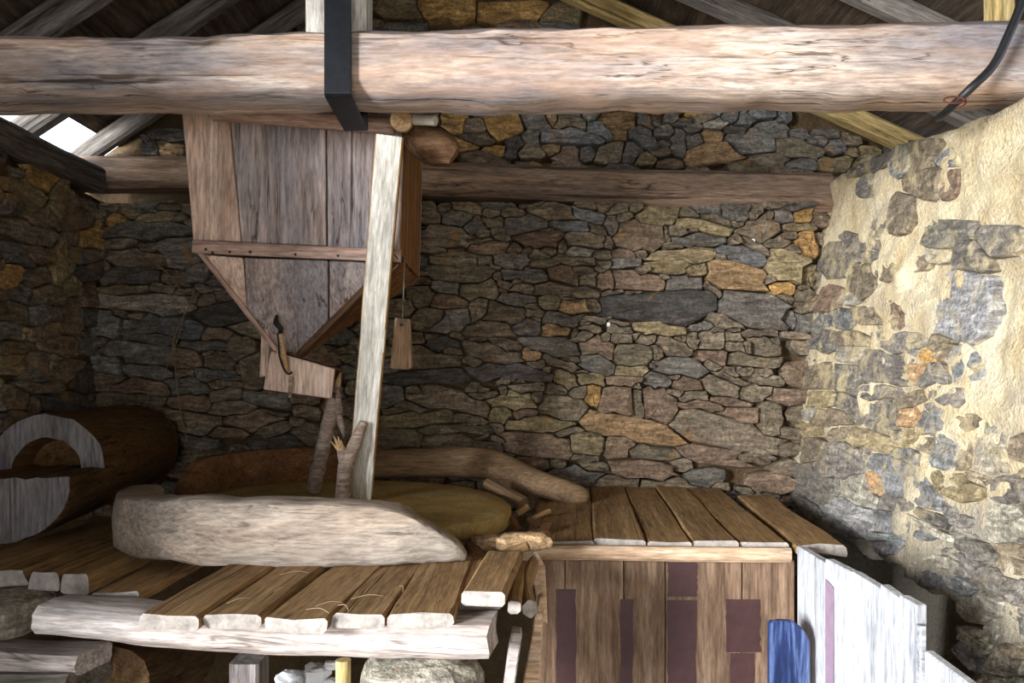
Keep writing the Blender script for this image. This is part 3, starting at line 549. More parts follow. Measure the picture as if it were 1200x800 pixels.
# ---------------------------------------------------------------- roof
ceil = struct(bpy.data.objects.new('ceiling', None)); COL.objects.link(ceil); ceil.location = (0, 0, RZ); PLACE[ceil.name] = Matrix.Translation((0, 0, RZ))
def roof_pt(x, y, dz=0): return Vector((x, y, roof_z(x)+dz))
nL, nR = 11, 14
for side, n, xe in ((-1, nL, XE_L+.06), (1, nR, XE_R)):
    for k in range(n):
        a, b = RX+(xe-RX)*k/n, RX+(xe-RX)*(k+1)/n; xm = (a+b)/2
        slope = Vector((b-a, 0, roof_z(b)-roof_z(a))); wd = slope.length; up = Vector((-slope.z, 0, slope.x)) if side > 0 else Vector((slope.z, 0, -slope.x))
        z0 = roof_z(xm)+.085
        y1 = 3.75 if not (side < 0 and k >= n-1) else 2.42
        timber('roof_board', (xm, -1.9, z0), (xm, y1, z0), wd*1.04, .022, M['roof'], ceil, up=up, segs=6, rough=.004, bev=.003)
for i, y in enumerate((-1.2, -.6, 0, .6, 1.15, 1.62, 2.12, 2.52, 2.92, 3.3)):
    for side, xe in ((-1, XE_L-.02), (1, XE_R)):
        a = roof_pt(RX, y); b = roof_pt(xe, y)
        mt = M['palerafter'] if (side > 0 and i == 9) else M['dark']
        timber('rafter', a, b, random.uniform(.055, .075), random.uniform(.07, .09), mt, ceil, segs=10, rough=.006, bev=.012)
timber('ridge_pole', (RX, -1.9, RZ+.01), (RX, 3.6, RZ+.01), .09, .1, M['dark'], ceil, segs=14, rough=.012, rnd=True)

# wall plates
o = timber('wall_plate_beam', P(100, 205, D+.05), P(968, 226, D+.05), .15, .155, M['plate'], segs=34, rough=.009, bev=.02, taper=lambda t: .84+.2*t, bow=lambda t: (0, .012*math.sin(t*5)))
tag(o, 'long brown hewn timber lying along the top of the back stone wall', 'beam')
o = timber('wall_plate_beam', (XL-.10, .5, EYE+.832), (XL-.02, 3.2, EYE+.832), .16, .105, M['dark'], segs=20, rough=.008, bev=.015)
tag(o, 'dark sooty timber lying on the top of the left stone wall', 'beam')

# ---------------------------------------------------------------- the great tie beam
def tie_beam():
    ys = [(-330, 36, 102), (0, 36, 103), (200, 37, 101), (400, 30, 100), (600, 27, 103), (800, 24, 100), (1000, 22, 100), (1160, 19, 98), (1400, 14, 95)]
    C, R = [], []
    for (px, top, bot) in spline(ys, 70):
        d = 1.90; zt = (HOR-top)/F*d; zb = (HOR-bot)/F*d; h = zt-zb; dp = .165
        C.append(Vector(((px-600)/F*d, d+dp/2, EYE+(zt+zb)/2)))
        a, c = dp/2, h/2
        ring = [(a, -c+.012), (a, 0), (a, c*.5), (a-.015, c-.012), (a-.045, c), (0, c+.004), (-a+.03, c), (-a, c-.02), (-a, 0), (-a, -c+.012), (-a+.012, -c-.004), (-a+.045, -c-.018), (a-.015, -c-.014)]
        R.append(ring)
    return loft('tie_beam', C, R, M['beam'], rough=.009, scl=9)
tb = tie_beam(); tag(tb, 'huge pale hewn tie beam spanning the mill under the roof', 'beam')

o = timber('king_post', (-.446, 1.99, EYE+.872), (-.446, 1.99, EYE+1.86), .10, .155, M['pale'], up=(1, 0, 0), segs=10, rough=.002, bev=.008)
tag(o, 'pale upright post standing on the tie beam behind the iron strap', 'post')
o = timber('strut_post', (1.262, 1.99, EYE+.90), (1.262, 1.99, EYE+1.15), .06, .05, M['palerafter'], up=(1, 0, 0), segs=6, rough=.002, bev=.006)
tag(o, 'short pale post on the tie beam beside the black cable', 'post')

def strap():
    xw = .066; x0 = (396-600)/F*1.885-xw/2; y0 = 1.880; zb = EYE+(HOR-107)/F*1.885-.014; t = .006; zt = EYE+1.02; yb = 2.105
    out = [(y0, zt), (y0, zb+.008), (y0+.008, zb), (yb, zb-.012), (yb, zb-.012+.055), (yb-t, zb-.012+.055), (yb-t, zb-.012+t), (y0+.012, zb+t), (y0+t, zb+.012), (y0+t, zt)]
    return prism('iron_strap', [(x0, a, b) for a, b in out], xw, M['iron'], bev=.0012, direction=(1, 0, 0))
tag(strap(), 'black flat iron strap bent under the tie beam', 'strap')

cb = thing('cable', 'black cable slung over the end of the tie beam', 'cable', P(1160, 75, 1.86))
tube('cable_run', [P(1206, -45, 1.84), P(1198, 0, 1.845), P(1180, 45, 1.85), P(1163, 78, 1.855), P(1135, 106, 1.865), P(1108, 132, 1.93), P(1100, 138, 2.02)], [.0105]*7, M['cable'], cb, n=10, segs=40)
hook = [P(1119+13*math.cos(a), 117+5*math.sin(a)+(a-3)*.8, 1.862-.012*math.sin(a)) for a in [k*.5 for k in range(16)]]
tube('wire_tie', hook, [.0022]*16, M['rust'], cb, n=6, segs=50)

# ---------------------------------------------------------------- grain hopper
def hd(py): return 2.30+max(0, (py-296))/116*.12
def hp(px, py, off=0.0): return P(px, py, hd(py)+off)
h = thing('grain_hopper', 'wooden grain hopper with a tapered funnel hanging over the millstone', 'hopper', hp(338, 412, .1))
prism('front_board', [hp(213,120,-.004), hp(266,120,-.004), hp(281,283,-.004), hp(226,281,-.004)], .018, M['pinkv'], h)
prism('front_board', [hp(268,120,.006), hp(381,120,.006), hp(382,288,.006), hp(283,284,.006)], .02, M['greyv'], h)
prism('front_board', [hp(383,120,.004), hp(474,120,.004), hp(468,293,.004), hp(384,289,.004)], .02, M['greyv'], h)
prism('funnel_board', [hp(238,298), hp(284,302), hp(289,362)], .018, M['pinkv'], h)
prism('funnel_board', [hp(286,302,.004), hp(384,305,.004), hp(384,386,.004), hp(355,414,.004), hp(326,412,.004), hp(290,364,.004)], .018, M['greyv'], h)
prism('funnel_board', [hp(386,305,.006), hp(467,309,.006), hp(386,384,.006)], .018, M['greyv'], h)
bt = timber('cross_batten', hp(227, 289, -.012), hp(470, 300, -.012), .02, .037, M['pinkx'], h, segs=12, rough=.0015, bev=.003)
for (x, y) in ((241,292),(249,296),(269,295),(293,295),(346,298),(396,299.5)):
    c = hp(x, y, -.0235); tube('nail', [c, c+Vector((0, .012, 0))], [.0042, .0042], M['black'], bt, n=8)
timber('slanted_batten', hp(229, 288, -.006), hp(326, 412, -.006), .022, .016, M['pinkx'], h, up=(1, 0, .7), segs=10, rough=.0015, bev=.003)
timber('slanted_batten', hp(468, 300, 0), hp(352, 416, 0), .05, .02, M['brownx'], h, up=(.7, 0, -1), segs=10, rough=.002, bev=.003)
def quad(name, a, b, c, d, t, mat, direction): return prism(name, [a, b, c, d], t, mat, h, bev=.002, direction=direction)
BK = 2.78
def bk(px, py, d0):       # the same x and z, carried to the back of the hopper
    p = P(px, py, d0); return Vector((p.x, BK, p.z))
quad('side_board', P(474,120,2.315), bk(474,120,2.3), bk(469,300,2.3), P(469,300,2.315), .02, M['brownz'], (-1, 0, 0))
quad('side_board', P(212,120,2.3), bk(212,120,2.3), bk(227,284,2.3), P(227,284,2.3), .02, M['pinkv'], (1, 0, 0))
q0 = P(338, 412, 2.42)
quad('side_funnel', P(468,304,2.325), bk(468,304,2.3), q0+Vector((.03, .12, 0)), q0+Vector((.03, .02, 0)), .016, M['brownz'], (-1, 0, .3))
quad('side_funnel', P(229,288,2.325), bk(229,288,2.3), q0+Vector((-.03, .12, 0)), q0+Vector((-.03, .02, 0)), .016, M['brownz'], (1, 0, .3))
quad('back_board', bk(217,120,2.3), bk(474,120,2.3), bk(469,300,2.3), bk(227,284,2.3), .02, M['greyv'], (0, -1, 0))
quad('back_funnel', bk(229,290,2.3), bk(468,302,2.3), q0+Vector((.03, .13, 0)), q0+Vector((-.03, .13, 0)), .016, M['greyv'], (0, -1, 0))
timber('top_rail', P(250, 133, 2.262), P(462, 146, 2.262), .05, .048, M['pinkx'], h, segs=16, rough=.006, bev=.018)

o = timber('log_stub', P(470, 141, 2.17), P(472, 143, 2.24), .062, .062, [M['splinter']], segs=8, rough=.004, rnd=True)
tag(o, 'pale round log end poking out under the tie beam above the plank', 'log')
o = loft('hanging_log', [P(478,150,2.29), P(490,157,2.30), P(506,168,2.29), P(522,178,2.28), P(533,184,2.28)], [round_ring(r, r, 14) for r in (.040, .056, .058, .052, .03)], M['brownx'], rough=.010, scl=14)
tag(o, 'stubby brown log with a rounded end beside the hopper top', 'log')
o = timber('wooden_peg', P(486, 140, 2.19), P(511, 141, 2.17), .032, .03, M['pale'], segs=6, rough=.003, rnd=True)
tag(o, 'small white peg sticking out beside the log end under the tie beam', 'peg')

# grain shoe under the hopper
sh = thing('grain_shoe', 'small tilted wooden shoe tray hanging below the hopper funnel', 'tray', P(350, 460, 2.450))
prism('front_board', [P(317,411,2.360), P(392,432,2.340), P(388,467,2.340), P(308,456,2.360)], .016, M['pinkv'], sh)
prism('floor_board', [P(308,453,2.375), P(388,463,2.355), P(388,463,2.355)+Vector((0, .12, .01)), P(308,453,2.375)+Vector((0, .12, .01))], .012, M['brownx'], sh, direction=(0, 0, -1))
prism('back_board', [P(317,411,2.360)+Vector((0, .12, 0)), P(392,432,2.340)+Vector((0, .12, 0)), P(388,467,2.340)+Vector((0, .12, .02)), P(308,456,2.360)+Vector((0, .12, .02))], .014, M['brownx'], sh)
prism('hanger_strip', [P(306,386,2.390), P(314,385,2.390), P(315,440,2.390), P(304,442,2.390)], .012, M['pinkv'], sh)
prism('side_board', [P(317,411,2.375), P(308,456,2.375), P(308,456,2.375)+Vector((0, .11, 0)), P(317,411,2.375)+Vector((0, .11, 0))], .012, M['brownx'], sh, direction=(1, 0, 0))

pg = thing('hanging_peg', 'knotted stick peg hanging on the funnel in front of the shoe', 'peg', P(334, 436, 2.340))
tube('peg_stick', [P(328,388,2.340), P(331,410,2.335), P(335,434,2.325), P(336,437,2.325)], [.006, .008, .008, .005], M['splinter'], pg, n=8, segs=12, rough=.002)
tube('tarred_knot', [P(326,370,2.350), P(324,378,2.338), P(329,386,2.336), P(326,392,2.340)], [.005, .010, .009, .004], M['black'], pg, n=8, segs=12, rough=.006)
tube('twine', [P(326,390,2.332), P(327,412,2.322), P(331,428,2.312), P(337,438,2.312), P(342,436,2.316)], [.003]*5, M['black'], pg, n=6, segs=24, rough=.003)
o = tube('peg', [P(341,441,2.336), P(339.5,466,2.328)], [.007, .0055], M['stick'], n=8, rough=.001); tag(o, 'thin grey peg hanging over the lower edge of the shoe', 'peg')

# hanging wooden tag
tg = thing('hanging_tag', 'pale wooden block with a hole hanging on a cord beside the plank', 'block', P(470, 430, 2.40))
def bored_block():
    out = [P(463,372,2.40), P(480,374,2.40), P(482,430,2.40), P(478,433,2.40), P(457,431,2.40)]; org = sum(out, Vector())/5; c = P(471, 380, 2.40)
    inn = [c+Vector((.006*math.cos(k*math.pi/6), 0, .006*math.sin(k*math.pi/6))) for k in range(12)]
    bm = bmesh.new(); sides = []
    for dy in (0, .03):
        loops = []
        for L in (out, inn):
            v = [bm.verts.new(p-org+Vector((0, dy, 0))) for p in L]; loops.append((v, [bm.edges.new((v[q], v[(q+1) % len(v)])) for q in range(len(v))]))
        bmesh.ops.triangle_fill(bm, use_beauty=True, use_dissolve=False, edges=loops[0][1]+loops[1][1]); sides.append(loops)
    for a, b in zip(*sides):
        for q in range(len(a[0])): r = (q+1) % len(a[0]); bm.faces.new((a[0][q], a[0][r], b[0][r], b[0][q]))
    bmesh.ops.recalc_face_normals(bm, faces=bm.faces)
    me = bpy.data.meshes.new('block'); bm.to_mesh(me); bm.free()
    return link('block', me, M['tagwood'], tg, Matrix.Translation(org))
bored_block()
tube('cord', [P(471,380,2.394), P(471.5,372,2.398), P(473,340,2.40), P(474,300,2.395)], [.0022]*4, M['cord'], tg, n=6, segs=16)

# ---------------------------------------------------------------- leaning plank and branches on the millstone
pk = timber('leaning_plank', P(421.5, 581.5, 2.415), P(457, 159, 2.125), .032, .075, [M['pale'], M['paleedge']], up=(1, 0, 0), segs=16, rough=.0012, bev=.003)
for p_ in pk.data.polygons:
    if abs(p_.normal.z) > .7: p_.material_index = 1
tag(pk, 'long pale sawn plank leaning upright from the millstone to the tie beam', 'plank')

fk = thing('forked_branch', 'grey forked branch propped against the foot of the pale plank', 'branch', P(403, 583, 2.333))
tube('branch', [P(402,587,2.343), P(403,560,2.328), P(407,540,2.318), P(416,520,2.313), P(426,494,2.313)], [.024, .023, .022, .019, .014], M['stick'], fk, n=10, segs=16, rough=.004)
tube('side_branch', [P(406,548,2.323), P(402,534,2.313), P(398,522,2.308), P(394,514,2.308)], [.02, .016, .011, .003], M['stick'], fk, n=8, segs=10, rough=.004)
for (x, y, r) in ((390, 509, .004), (396, 511, .004), (400, 515, .004), (387, 516, .0035)):
    tube('splinter', [P(402, 530, 2.308), P((x+402)/2, (y+530)/2+1, 2.298), P(x, y, 2.298)], [.007, r*1.4, .001], M['splinter'], fk, n=5)
st = thing('leaning_branch', 'thick grey branch leaning up behind the forked one with a torn top', 'branch', P(368, 573, 2.52))
tube('branch', [P(367,574,2.53), P(374,545,2.50), P(383,505,2.47), P(391,470,2.45), P(393,452,2.45)], [.024, .024, .023, .023, .018], M['stick'], st, n=10, segs=18, rough=.004)
tube('torn_strip', [P(393,456,2.44), P(397,474,2.42), P(399,492,2.41), P(404,512,2.41)], [.016, .010, .011, .005], M['stick'], st, n=7, segs=12, rough=.004)
tube('torn_top', [P(392,462,2.45), P(396,446,2.44), P(399,436,2.44)], [.014, .010, .002], M['splinter'], st, n=6)

# ---------------------------------------------------------------- millstone and its wooden curbs
MX, MY, MR = (408-600)/F*2.45, 2.45, .517
ZS = EYE-.380
def millstone():
    V, Fc = [], []; n = 72
    prof = [(.06, 0.0), (.2, .002), (.42, .0), (MR-.02, -.004), (MR-.004, -.012), (MR, -.03), (MR-.003, -.058), (MR-.016, -.072), (.06, -.072)]
    for r, z in prof:
        for k in range(n):
            a = 2*math.pi*k/n; p = Vector((r*math.cos(a), r*math.sin(a), z))
            e = .012*ns(p, 4, 2)+.006*ns(p, 14, 3); rr = r+(e if r > .4 else 0); zz = z+(.005*ns(p, 9, 5) if r > .1 else 0)
            V.append(Vector((rr*math.cos(a), rr*math.sin(a), zz)))
    m = len(prof)
    for i in range(m):
        for k in range(n): Fc.append((i*n+k, i*n+(k+1) % n, ((i+1) % m)*n+(k+1) % n, ((i+1) % m)*n+k))
    me = mesh('millstone', V, Fc, True); me.set_sharp_from_angle(angle=math.radians(50))
    return link('millstone', me, M['millstone'], None, Matrix.Translation((MX, MY, ZS)) @ Matrix.Rotation(math.radians(1.2), 4, 'Y'))
tag(millstone(), 'round flat millstone coated in ochre flour dust', 'millstone')

def curb_front():
    #      X      Y     top h  bottom h  half thickness
    K = [(-1.115, 2.39, .335, .425, .030), (-1.10, 2.30, .315, .442, .042), (-1.065, 2.16, .310, .447, .046), (-.985, 2.03, .307, .447, .046), (-.85, 1.93, .292, .448, .045), (-.68, 1.885, .288, .448, .045),
         (-.48, 1.875, .291, .448, .045), (-.31, 1.885, .302, .448, .044), (-.22, 1.895, .345, .448, .042), (-.15, 1.90, .395, .449, .036), (-.118, 1.905, .430, .449, .02)]
    C, R = [], []
    for (x, y, t, b, hw) in spline(K, 60):
        C.append(Vector((x, y, EYE-(t+b)/2))); c = (b-t)/2
        bv = min(.009, c*.5)
        R.append([(hw, -c+bv), (hw*1.05, 0), (hw, c-bv), (hw-bv*.7, c-.002), (0, c), (-hw+bv*.7, c-.003), (-hw, c-bv), (-hw*1.12, 0), (-hw, -c+bv), (-hw+bv, -c), (0, -c), (hw-bv, -c)])
    return loft('millstone_curb', C, R, M['curb'], rough=.008, scl=9)
tag(curb_front(), 'pale curved wooden curb lying in front of the millstone', 'curb')
def curb_left():
    C, R = [], []
    for i in range(31):
        t = i/30; a = math.radians(172-72*t); r = MR+.055
        x, y = MX+r*math.cos(a), MY+r*math.sin(a)
        top = .268+.10*(1-min(1, t*5))**2-.015*t; c = (.448-top)/2
        C.append(Vector((x, min(y, 3.06+.03*t), EYE-top-c))); hw = .036*(.6+.4*min(1, t*6))
        R.append([(hw, -c+.01), (hw, c-.02), (hw*.5, c), (-hw*.5, c), (-hw, c-.02), (-hw, -c+.01), (-hw*.5, -c), (hw*.5, -c)])
    return loft('millstone_curb', C, R, M['curbbrown'], rough=.007, scl=8)
tag(curb_left(), 'dark brown curved curb board behind the millstone near the hollow log', 'curb')
def curb_right():
    K = [(425, 545, 3.03, .060, .055), (470, 543, 3.035, .062, .058), (530, 541, 3.03, .064, .060), (575, 545, 3.0, .064, .060), (608, 558, 2.95, .056, .056), (640, 570, 2.88, .052, .050), (668, 578, 2.82, .046, .042), (684, 582, 2.78, .036, .032), (690, 584, 2.765, .012, .012)]
    C, R = [], []
    for (x, y, d, a, b) in spline(K, 40): C.append(P(x, y, d)); R.append(round_ring(max(.006, a), max(.006, b), 16))
    return loft('millstone_curb', C, R, M['curbback'], rough=.006, scl=6)
tag(curb_right(), 'smooth bent log curb behind the millstone ending on the plank floor', 'curb')
o = timber('wood_chunk', P(572, 565, 2.78), P(614, 588, 2.68), .05, .035, M['curbback'], segs=8, rough=.006, bev=.012); tag(o, 'short wooden chunk lying against the bent log curb', 'wood chunk')

# ---------------------------------------------------------------- hollow trunk on the platform
def trunk():
    A, B = Vector((-1.385, 2.10, EYE-.278)), Vector((-1.520, 3.10, EYE-.268)); R0 = .172
    ax = (B-A).normalized(); sx = Vector((1, 0, 0)); sx = (sx-ax*sx.dot(ax)).normalized(); sz = sx.cross(ax)
    org = Vector((A.x, A.y, EYE-HP)); V, Fc, Mi = [], [], []
    n = 40
    def ring(t, half, r, keep=1.0):
        base = len(V); c = A+(B-A)*t
        for k in range(n):
            a = -math.pi/2+2*math.pi*k/n; u, v = math.cos(a), math.sin(a)
            rr = r*(1+.05*ns((u*2, v*2, t*3), 1.2, 3)+.025*ns((u*5, v*5, t*9), 1.5, 4))
            p = c+sx*(u*rr)+sz*(v*rr)
            if half and v > .04: 
                p = c+sx*(u*rr)+sz*(.04*rr+.008*ns((u*6, t*20, 0), 1, 5))
            p.z = max(p.z, EYE-HP+.002)
            V.append(p-org)
        return base
    def bridge(a, b, mi=0):
        for k in range(n): Fc.append((a+k, a+(k+1) % n, b+(k+1) % n, b+k)); Mi.append(mi)
    def cap(a, mi=1): Fc.append(tuple(range(a, a+n))); Mi.append(mi)
    ts = [0, .008, .06, .12, .18, .235, .33]
    rs = [ring(t, True, R0*(.975 if i == 0 else 1)) for i, t in enumerate(ts)]; cap(rs[0])
    for a, b in zip(rs, rs[1:]): bridge(a, b)
    cap(rs[-1], 0)
    f0 = ring(.235, False, R0*.99)      # arch face of the full trunk, with a hollow in it
    f1 = ring(.24, False, R0*.58); bridge(f0, f1, 1); f2 = ring(.34, False, R0*.48); bridge(f1, f2, 0); cap(f2, 0)
    tt = [.235+.765*k/12 for k in range(13)]
    bs = [ring(t, False, R0*(1-.04*abs(2*t-1.2))) for t in tt]
    for a, b in zip(bs, bs[1:]): bridge(a, b)
    cap(bs[-1])
    me = mesh('hollow_trunk', V, Fc, False, None)
    for p_, mi in zip(me.polygons, Mi): p_.material_index = mi; p_.use_smooth = (mi == 0)
    me.set_sharp_from_angle(angle=math.radians(40))
    return link('hollow_trunk', me, [M['bark'], M['endgrain']], None, Matrix.Translation(org))
tag(trunk(), 'thick hollow tree trunk with a stepped cut front resting on the platform', 'log')

# ---------------------------------------------------------------- milling platform, left half
def plank(name, x0, x1, d0, d1, h_, th, mat=None, parent=None, dx=0.02, tilt=0.0, rough=.005, jag=.02):
    xm = (x0+x1)/2; p0 = Vector((xm, d0, EYE-h_-th/2)); p1 = Vector((xm+dx*(d1-d0), d1, EYE-h_-th/2+tilt))
    o_ = timber(name, p0, p1, abs(x1-x0), th, [mat or M['board'], M['boardend']], parent, segs=10, rough=rough, bev=.006, jag=jag)
    for p_ in o_.data.polygons:
        if len(p_.vertices) > 4: p_.material_index = 1
    return o_
plat = struct(bpy.data.objects.new('floor_platform', None)); COL.objects.link(plat); plat.location = (-.6, 1.6, EYE-HP); PLACE[plat.name] = Matrix.Translation((-.6, 1.6, EYE-HP))
g = 'floor_board'
for (a, b, d0, d1, th, hh) in ((-62, -2, 1.84, 3.1, .042, .450), (-1, 32, 1.82, 3.1, .04, .449), (34, 71, 1.80, 3.1, .046, .450), (72, 106, 1.785, 2.4, .046, .450)):
    plank(g, PX(a, d0), PX(b, d0)-.002, d0, d1, hh, th, parent=plat)
for (a, b, d0, d1, th, hh, dx) in ((108, 162, 1.70, 2.3, .03, .470, .02), (162, 236, 1.455, 2.05, .030, .444, .06), (239, 306, 1.465, 2.05, .028, .447, .08), (309, 386, 1.45, 2.05, .028, .447, .08),
                              (389, 452, 1.47, 2.05, .026, .449, .06), (456, 533, 1.475, 2.1, .028, .447, .03), (536, 588, 1.60, 2.2, .028, .450, .02)):
    plank(g, PX(a, d0), PX(b, d0)-.002, d0, d1, hh, th, parent=plat, dx=dx)
for k in range(5):
    x0 = -1.30+k*.25; plank(g, x0, x0+.245, 2.06 if x0 > -1.02 else 2.42, 3.22, .453+.004*random.random(), .035, parent=plat)
o = timber('platform_beam', (PX(42, 1.58), 1.64, EYE-.500), (PX(577, 1.45), 1.515, EYE-.506), .12, .062, M['front'], segs=40, rough=.010, bev=.016, jag=.01, bow=lambda t: (0, -.010*math.sin(math.pi*t*1.1)))
tag(o, 'bleached rough beam along the front edge of the milling platform', 'beam')
o = timber('loose_board', P(566, 701, 1.53), P(592, 652, 1.90), .088, .028, [M['board'], M['boardend']], segs=10, rough=.005, bev=.006, jag=.02); 
for p_ in o.data.polygons:
    if len(p_.vertices) > 4: p_.material_index = 1
tag(o, 'short loose board tilted on top of the platform corner', 'board')
o = timber('board_offcut', P(602, 712, 1.56), P(613, 662, 1.88), .026, .028, [M['board'], M['boardend']], segs=8, rough=.006, bev=.006, jag=.02)
for p_ in o.data.polygons:
    if len(p_.vertices) > 4: p_.material_index = 1
tag(o, 'narrow split offcut lying beside the tilted loose board', 'board')
o = timber('board_offcut', P(624, 714, 1.60), P(625, 664, 1.92), .030, .046, [M['board'], M['boardend']], segs=8, rough=.008, bev=.012, jag=.02, bow=lambda t: (.012*math.sin(math.pi*t), 0))
for p_ in o.data.polygons:
    if len(p_.vertices) > 4: p_.material_index = 1
tag(o, 'curled outermost offcut at the platform corner above the black gap', 'board')
o = prism('bent_board', [P(597,650,1.99), P(606,646,1.99), P(628,645,1.985), P(639,664,1.98), P(642,732,1.97), P(631,724,1.97), P(627,690,1.97), P(618,668,1.98)], .014, M['rail'], bev=.003)
tag(o, 'bent pale board hanging off the platform end next to the bin', 'board')
def upright(name, quadpx, d, th, mat, label):
    a, b, c, e = [P(x, y, d) for x, y in quadpx]
    k = lambda p, q: q+(q-p)*((q.z-.005)/max(.01, p.z-q.z))
    return tag(prism(name, [a, b, k(b, c), k(a, e)], th, mat, bev=.003), label, 'board')
upright('upright_board', [(600,742), (612,743), (604,800), (590,800)], 1.60, .05, M['front'], 'short white upright board under the platform corner')
upright('upright_board', [(632,700), (638,700), (632,800), (613,800)], 1.86, .04, M['rail'], 'brown upright board between the platform end and the bin')

# things below the platform
def rock(name, c, r, mat, label=None, col='l', n=18, m=10, rough=.25, seed=0, cat='stone', group=None, parent=None):
    V, Fc = [], []
    for i in range(m+1):
        for k in range(n):
            th, ph = math.pi*i/m, 2*math.pi*k/n; u = Vector((math.sin(th)*math.cos(ph), math.sin(th)*math.sin(ph), math.cos(th)))
            q = Vector([math.copysign(abs(x)**.65, x) for x in u]); q *= 1+rough*ns(u, 1.4, seed)+rough*.4*ns(u, 4, seed+2)
            V.append(Vector((q.x*r[0], q.y*r[1], q.z*r[2])))
    for i in range(m):
        for k in range(n): Fc.append((i*n+k, i*n+(k+1) % n, (i+1)*n+(k+1) % n, (i+1)*n+k))
    me = mesh(name, V, Fc); bm = bmesh.new(); bm.from_mesh(me); bmesh.ops.remove_doubles(bm, verts=bm.verts, dist=1e-5); bm.to_mesh(me); bm.free()
    o_ = link(name, me, mat, parent, Matrix.Translation(Vector(c))); o_.color = (*lin(PAL[col]), 1)
    if label: tag(o_, label, cat, group)
    return o_
rock('stone_block', P(492, 812, 1.60), (.125, .10, .088), M['stone_loose'], 'large pale squared stone below the right end of the platform beam', 'l', seed=3, rough=.15)
rock('stone_block', P(8, 717, 1.76), (.085, .10, .046), M['stone_loose'], 'grey stone block wedged under the platform boards by the beam end', 'l', seed=8, rough=.15)
o = timber('support_log', P(120, 815, 1.72), P(215, 768, 2.35), .20, .20, M['bark2'], segs=12, rough=.012, rnd=True, n=18); tag(o, 'thick brown log lying in the dark under the platform beam', 'log')
o = timber('support_plank', P(-60, 763, 1.72), P(111, 772, 1.66), .10, .045, M['front'], segs=12, rough=.008, bev=.01, jag=.02); tag(o, 'grey weathered plank under the platform above the lower beam', 'plank')
o = timber('lower_beam', P(-60, 795, 1.72), P(105, 793, 1.66), .14, .055, M['dark'], segs=12, rough=.008, bev=.012); tag(o, 'dark grey lower beam beneath the grey weathered plank', 'beam')
o = timber('support_post', (PX(293, 1.66), 1.66, .0), (PX(293, 1.66), 1.66, EYE-.60), .08, .062, M['greypost'], up=(1, 0, 0), segs=10, rough=.003, bev=.006); tag(o, 'square grey post under the middle of the platform beam', 'post')
o = timber('support_stake', (PX(402, 1.58), 1.58, .0), (PX(402, 1.58), 1.58, EYE-.575), .03, .03, M['palerafter'], up=(1, 0, 0), segs=10, rough=.004, rnd=True); tag(o, 'thin yellowish stake under the platform beside the white stones', 'post')
for k, (x, y, r) in enumerate(((342, 798, .030), (371, 789, .026), (390, 801, .016), (366, 822, .032), (326, 816, .022), (388, 779, .013))):
    rock('bright_patch_stone', P(x, y, 1.82), (r*1.1, r, r*.8), M['daylit'], 'white stone standing in for the sunlit bright patch under the platform', 'l', seed=k*3, rough=.5, n=12, m=8, group='stones for the bright patch under the platform')  # sunlit brightness under the platform, put into the white of these stones

# ---------------------------------------------------------------- right half: plank top over the meal bin
pr = struct(bpy.data.objects.new('floor_bin_top', None)); COL.objects.link(pr); pr.location = (.4, 2.6, EYE-HP); PLACE[pr.name] = Matrix.Translation((.4, 2.6, EYE-HP))
js = [(612, 2.14), (696, 2.14), (757, 2.135), (812, 2.13), (866, 2.125), (926, 2.12)]
for (a, d0), (b, _) in zip(js, js[1:]):
    x0, x1 = PX(a, d0), PX(b, d0)
    plank('floor_board', x0+.002, x1-.003, d0+random.uniform(-.008, .008), 3.22, .447+random.uniform(-.004, .004), .026, parent=pr, dx=.09, jag=.012)
plank('floor_board', PX(927, 2.12)+.006, PX(985, 2.12), 2.10, 3.0, .452, .024, parent=pr, dx=.12, jag=.05, rough=.008, tilt=.0)
o = timber('bin_rail', P(627, 647, 2.115), P(926, 650, 2.105), .03, .040, M['rail'], segs=14, rough=.002, bev=.008); tag(o, 'pale horizontal rail under the plank top along the bin front', 'rail')

bn = thing('meal_bin_front', 'brown board front of the meal bin with maroon painted stripes', 'bin', (.35, 2.15, 0))
jx = [628, 662, 731, 780, 870, 932]; DB = 2.150
for a, b in zip(jx, jx[1:]):
    x0, x1 = PX(a, DB)+.0015, PX(b, DB)-.0015
    prism('bin_board', [(x0, DB, EYE-.505), (x1, DB, EYE-.505), (x1, DB, .01), (x0, DB, .01)], .022, M['bin'], bn, bev=.002)
def paint(name, x0, x1, y0, y1, d, mat, parent, wob=1.6, tpx=None):
    L, Rr = [], []; n = 12
    for k in range(n+1):
        y = y0+(y1-y0)*k/n; wob = 1.0; L.append((x0+wob*random.uniform(-1, 1), y)); Rr.append((x1+wob*random.uniform(-1, 1), y))
    pts = [P(x, y, d) for x, y in L]+[P(x, y, d) for x, y in Rr[::-1]]
    return prism(name, pts, .0015, mat, parent, bev=0)
for (x0, x1, y0, y1) in ((652, 675, 690, 860), (727, 742, 702, 860), (783, 817, 659, 699), (782, 816, 703, 860), (851, 891, 702, 764), (855, 885, 765, 860)):
    paint('paint_stripe', x0, x1, y0, y1, DB-.0012, M['maroon'], bn)

o = prism('blue_board', [P(902,729,1.93), P(915,727,1.93), P(930,728,1.93), P(943,738,1.93), P(950,752,1.93), Vector((PX(953,1.93), 1.93, .01)), Vector((PX(900,1.93), 1.93, .01))], .02, M['blue'], bev=.004)
tag(o, 'glossy blue painted board with a rounded corner leaning in the bin corner', 'board')

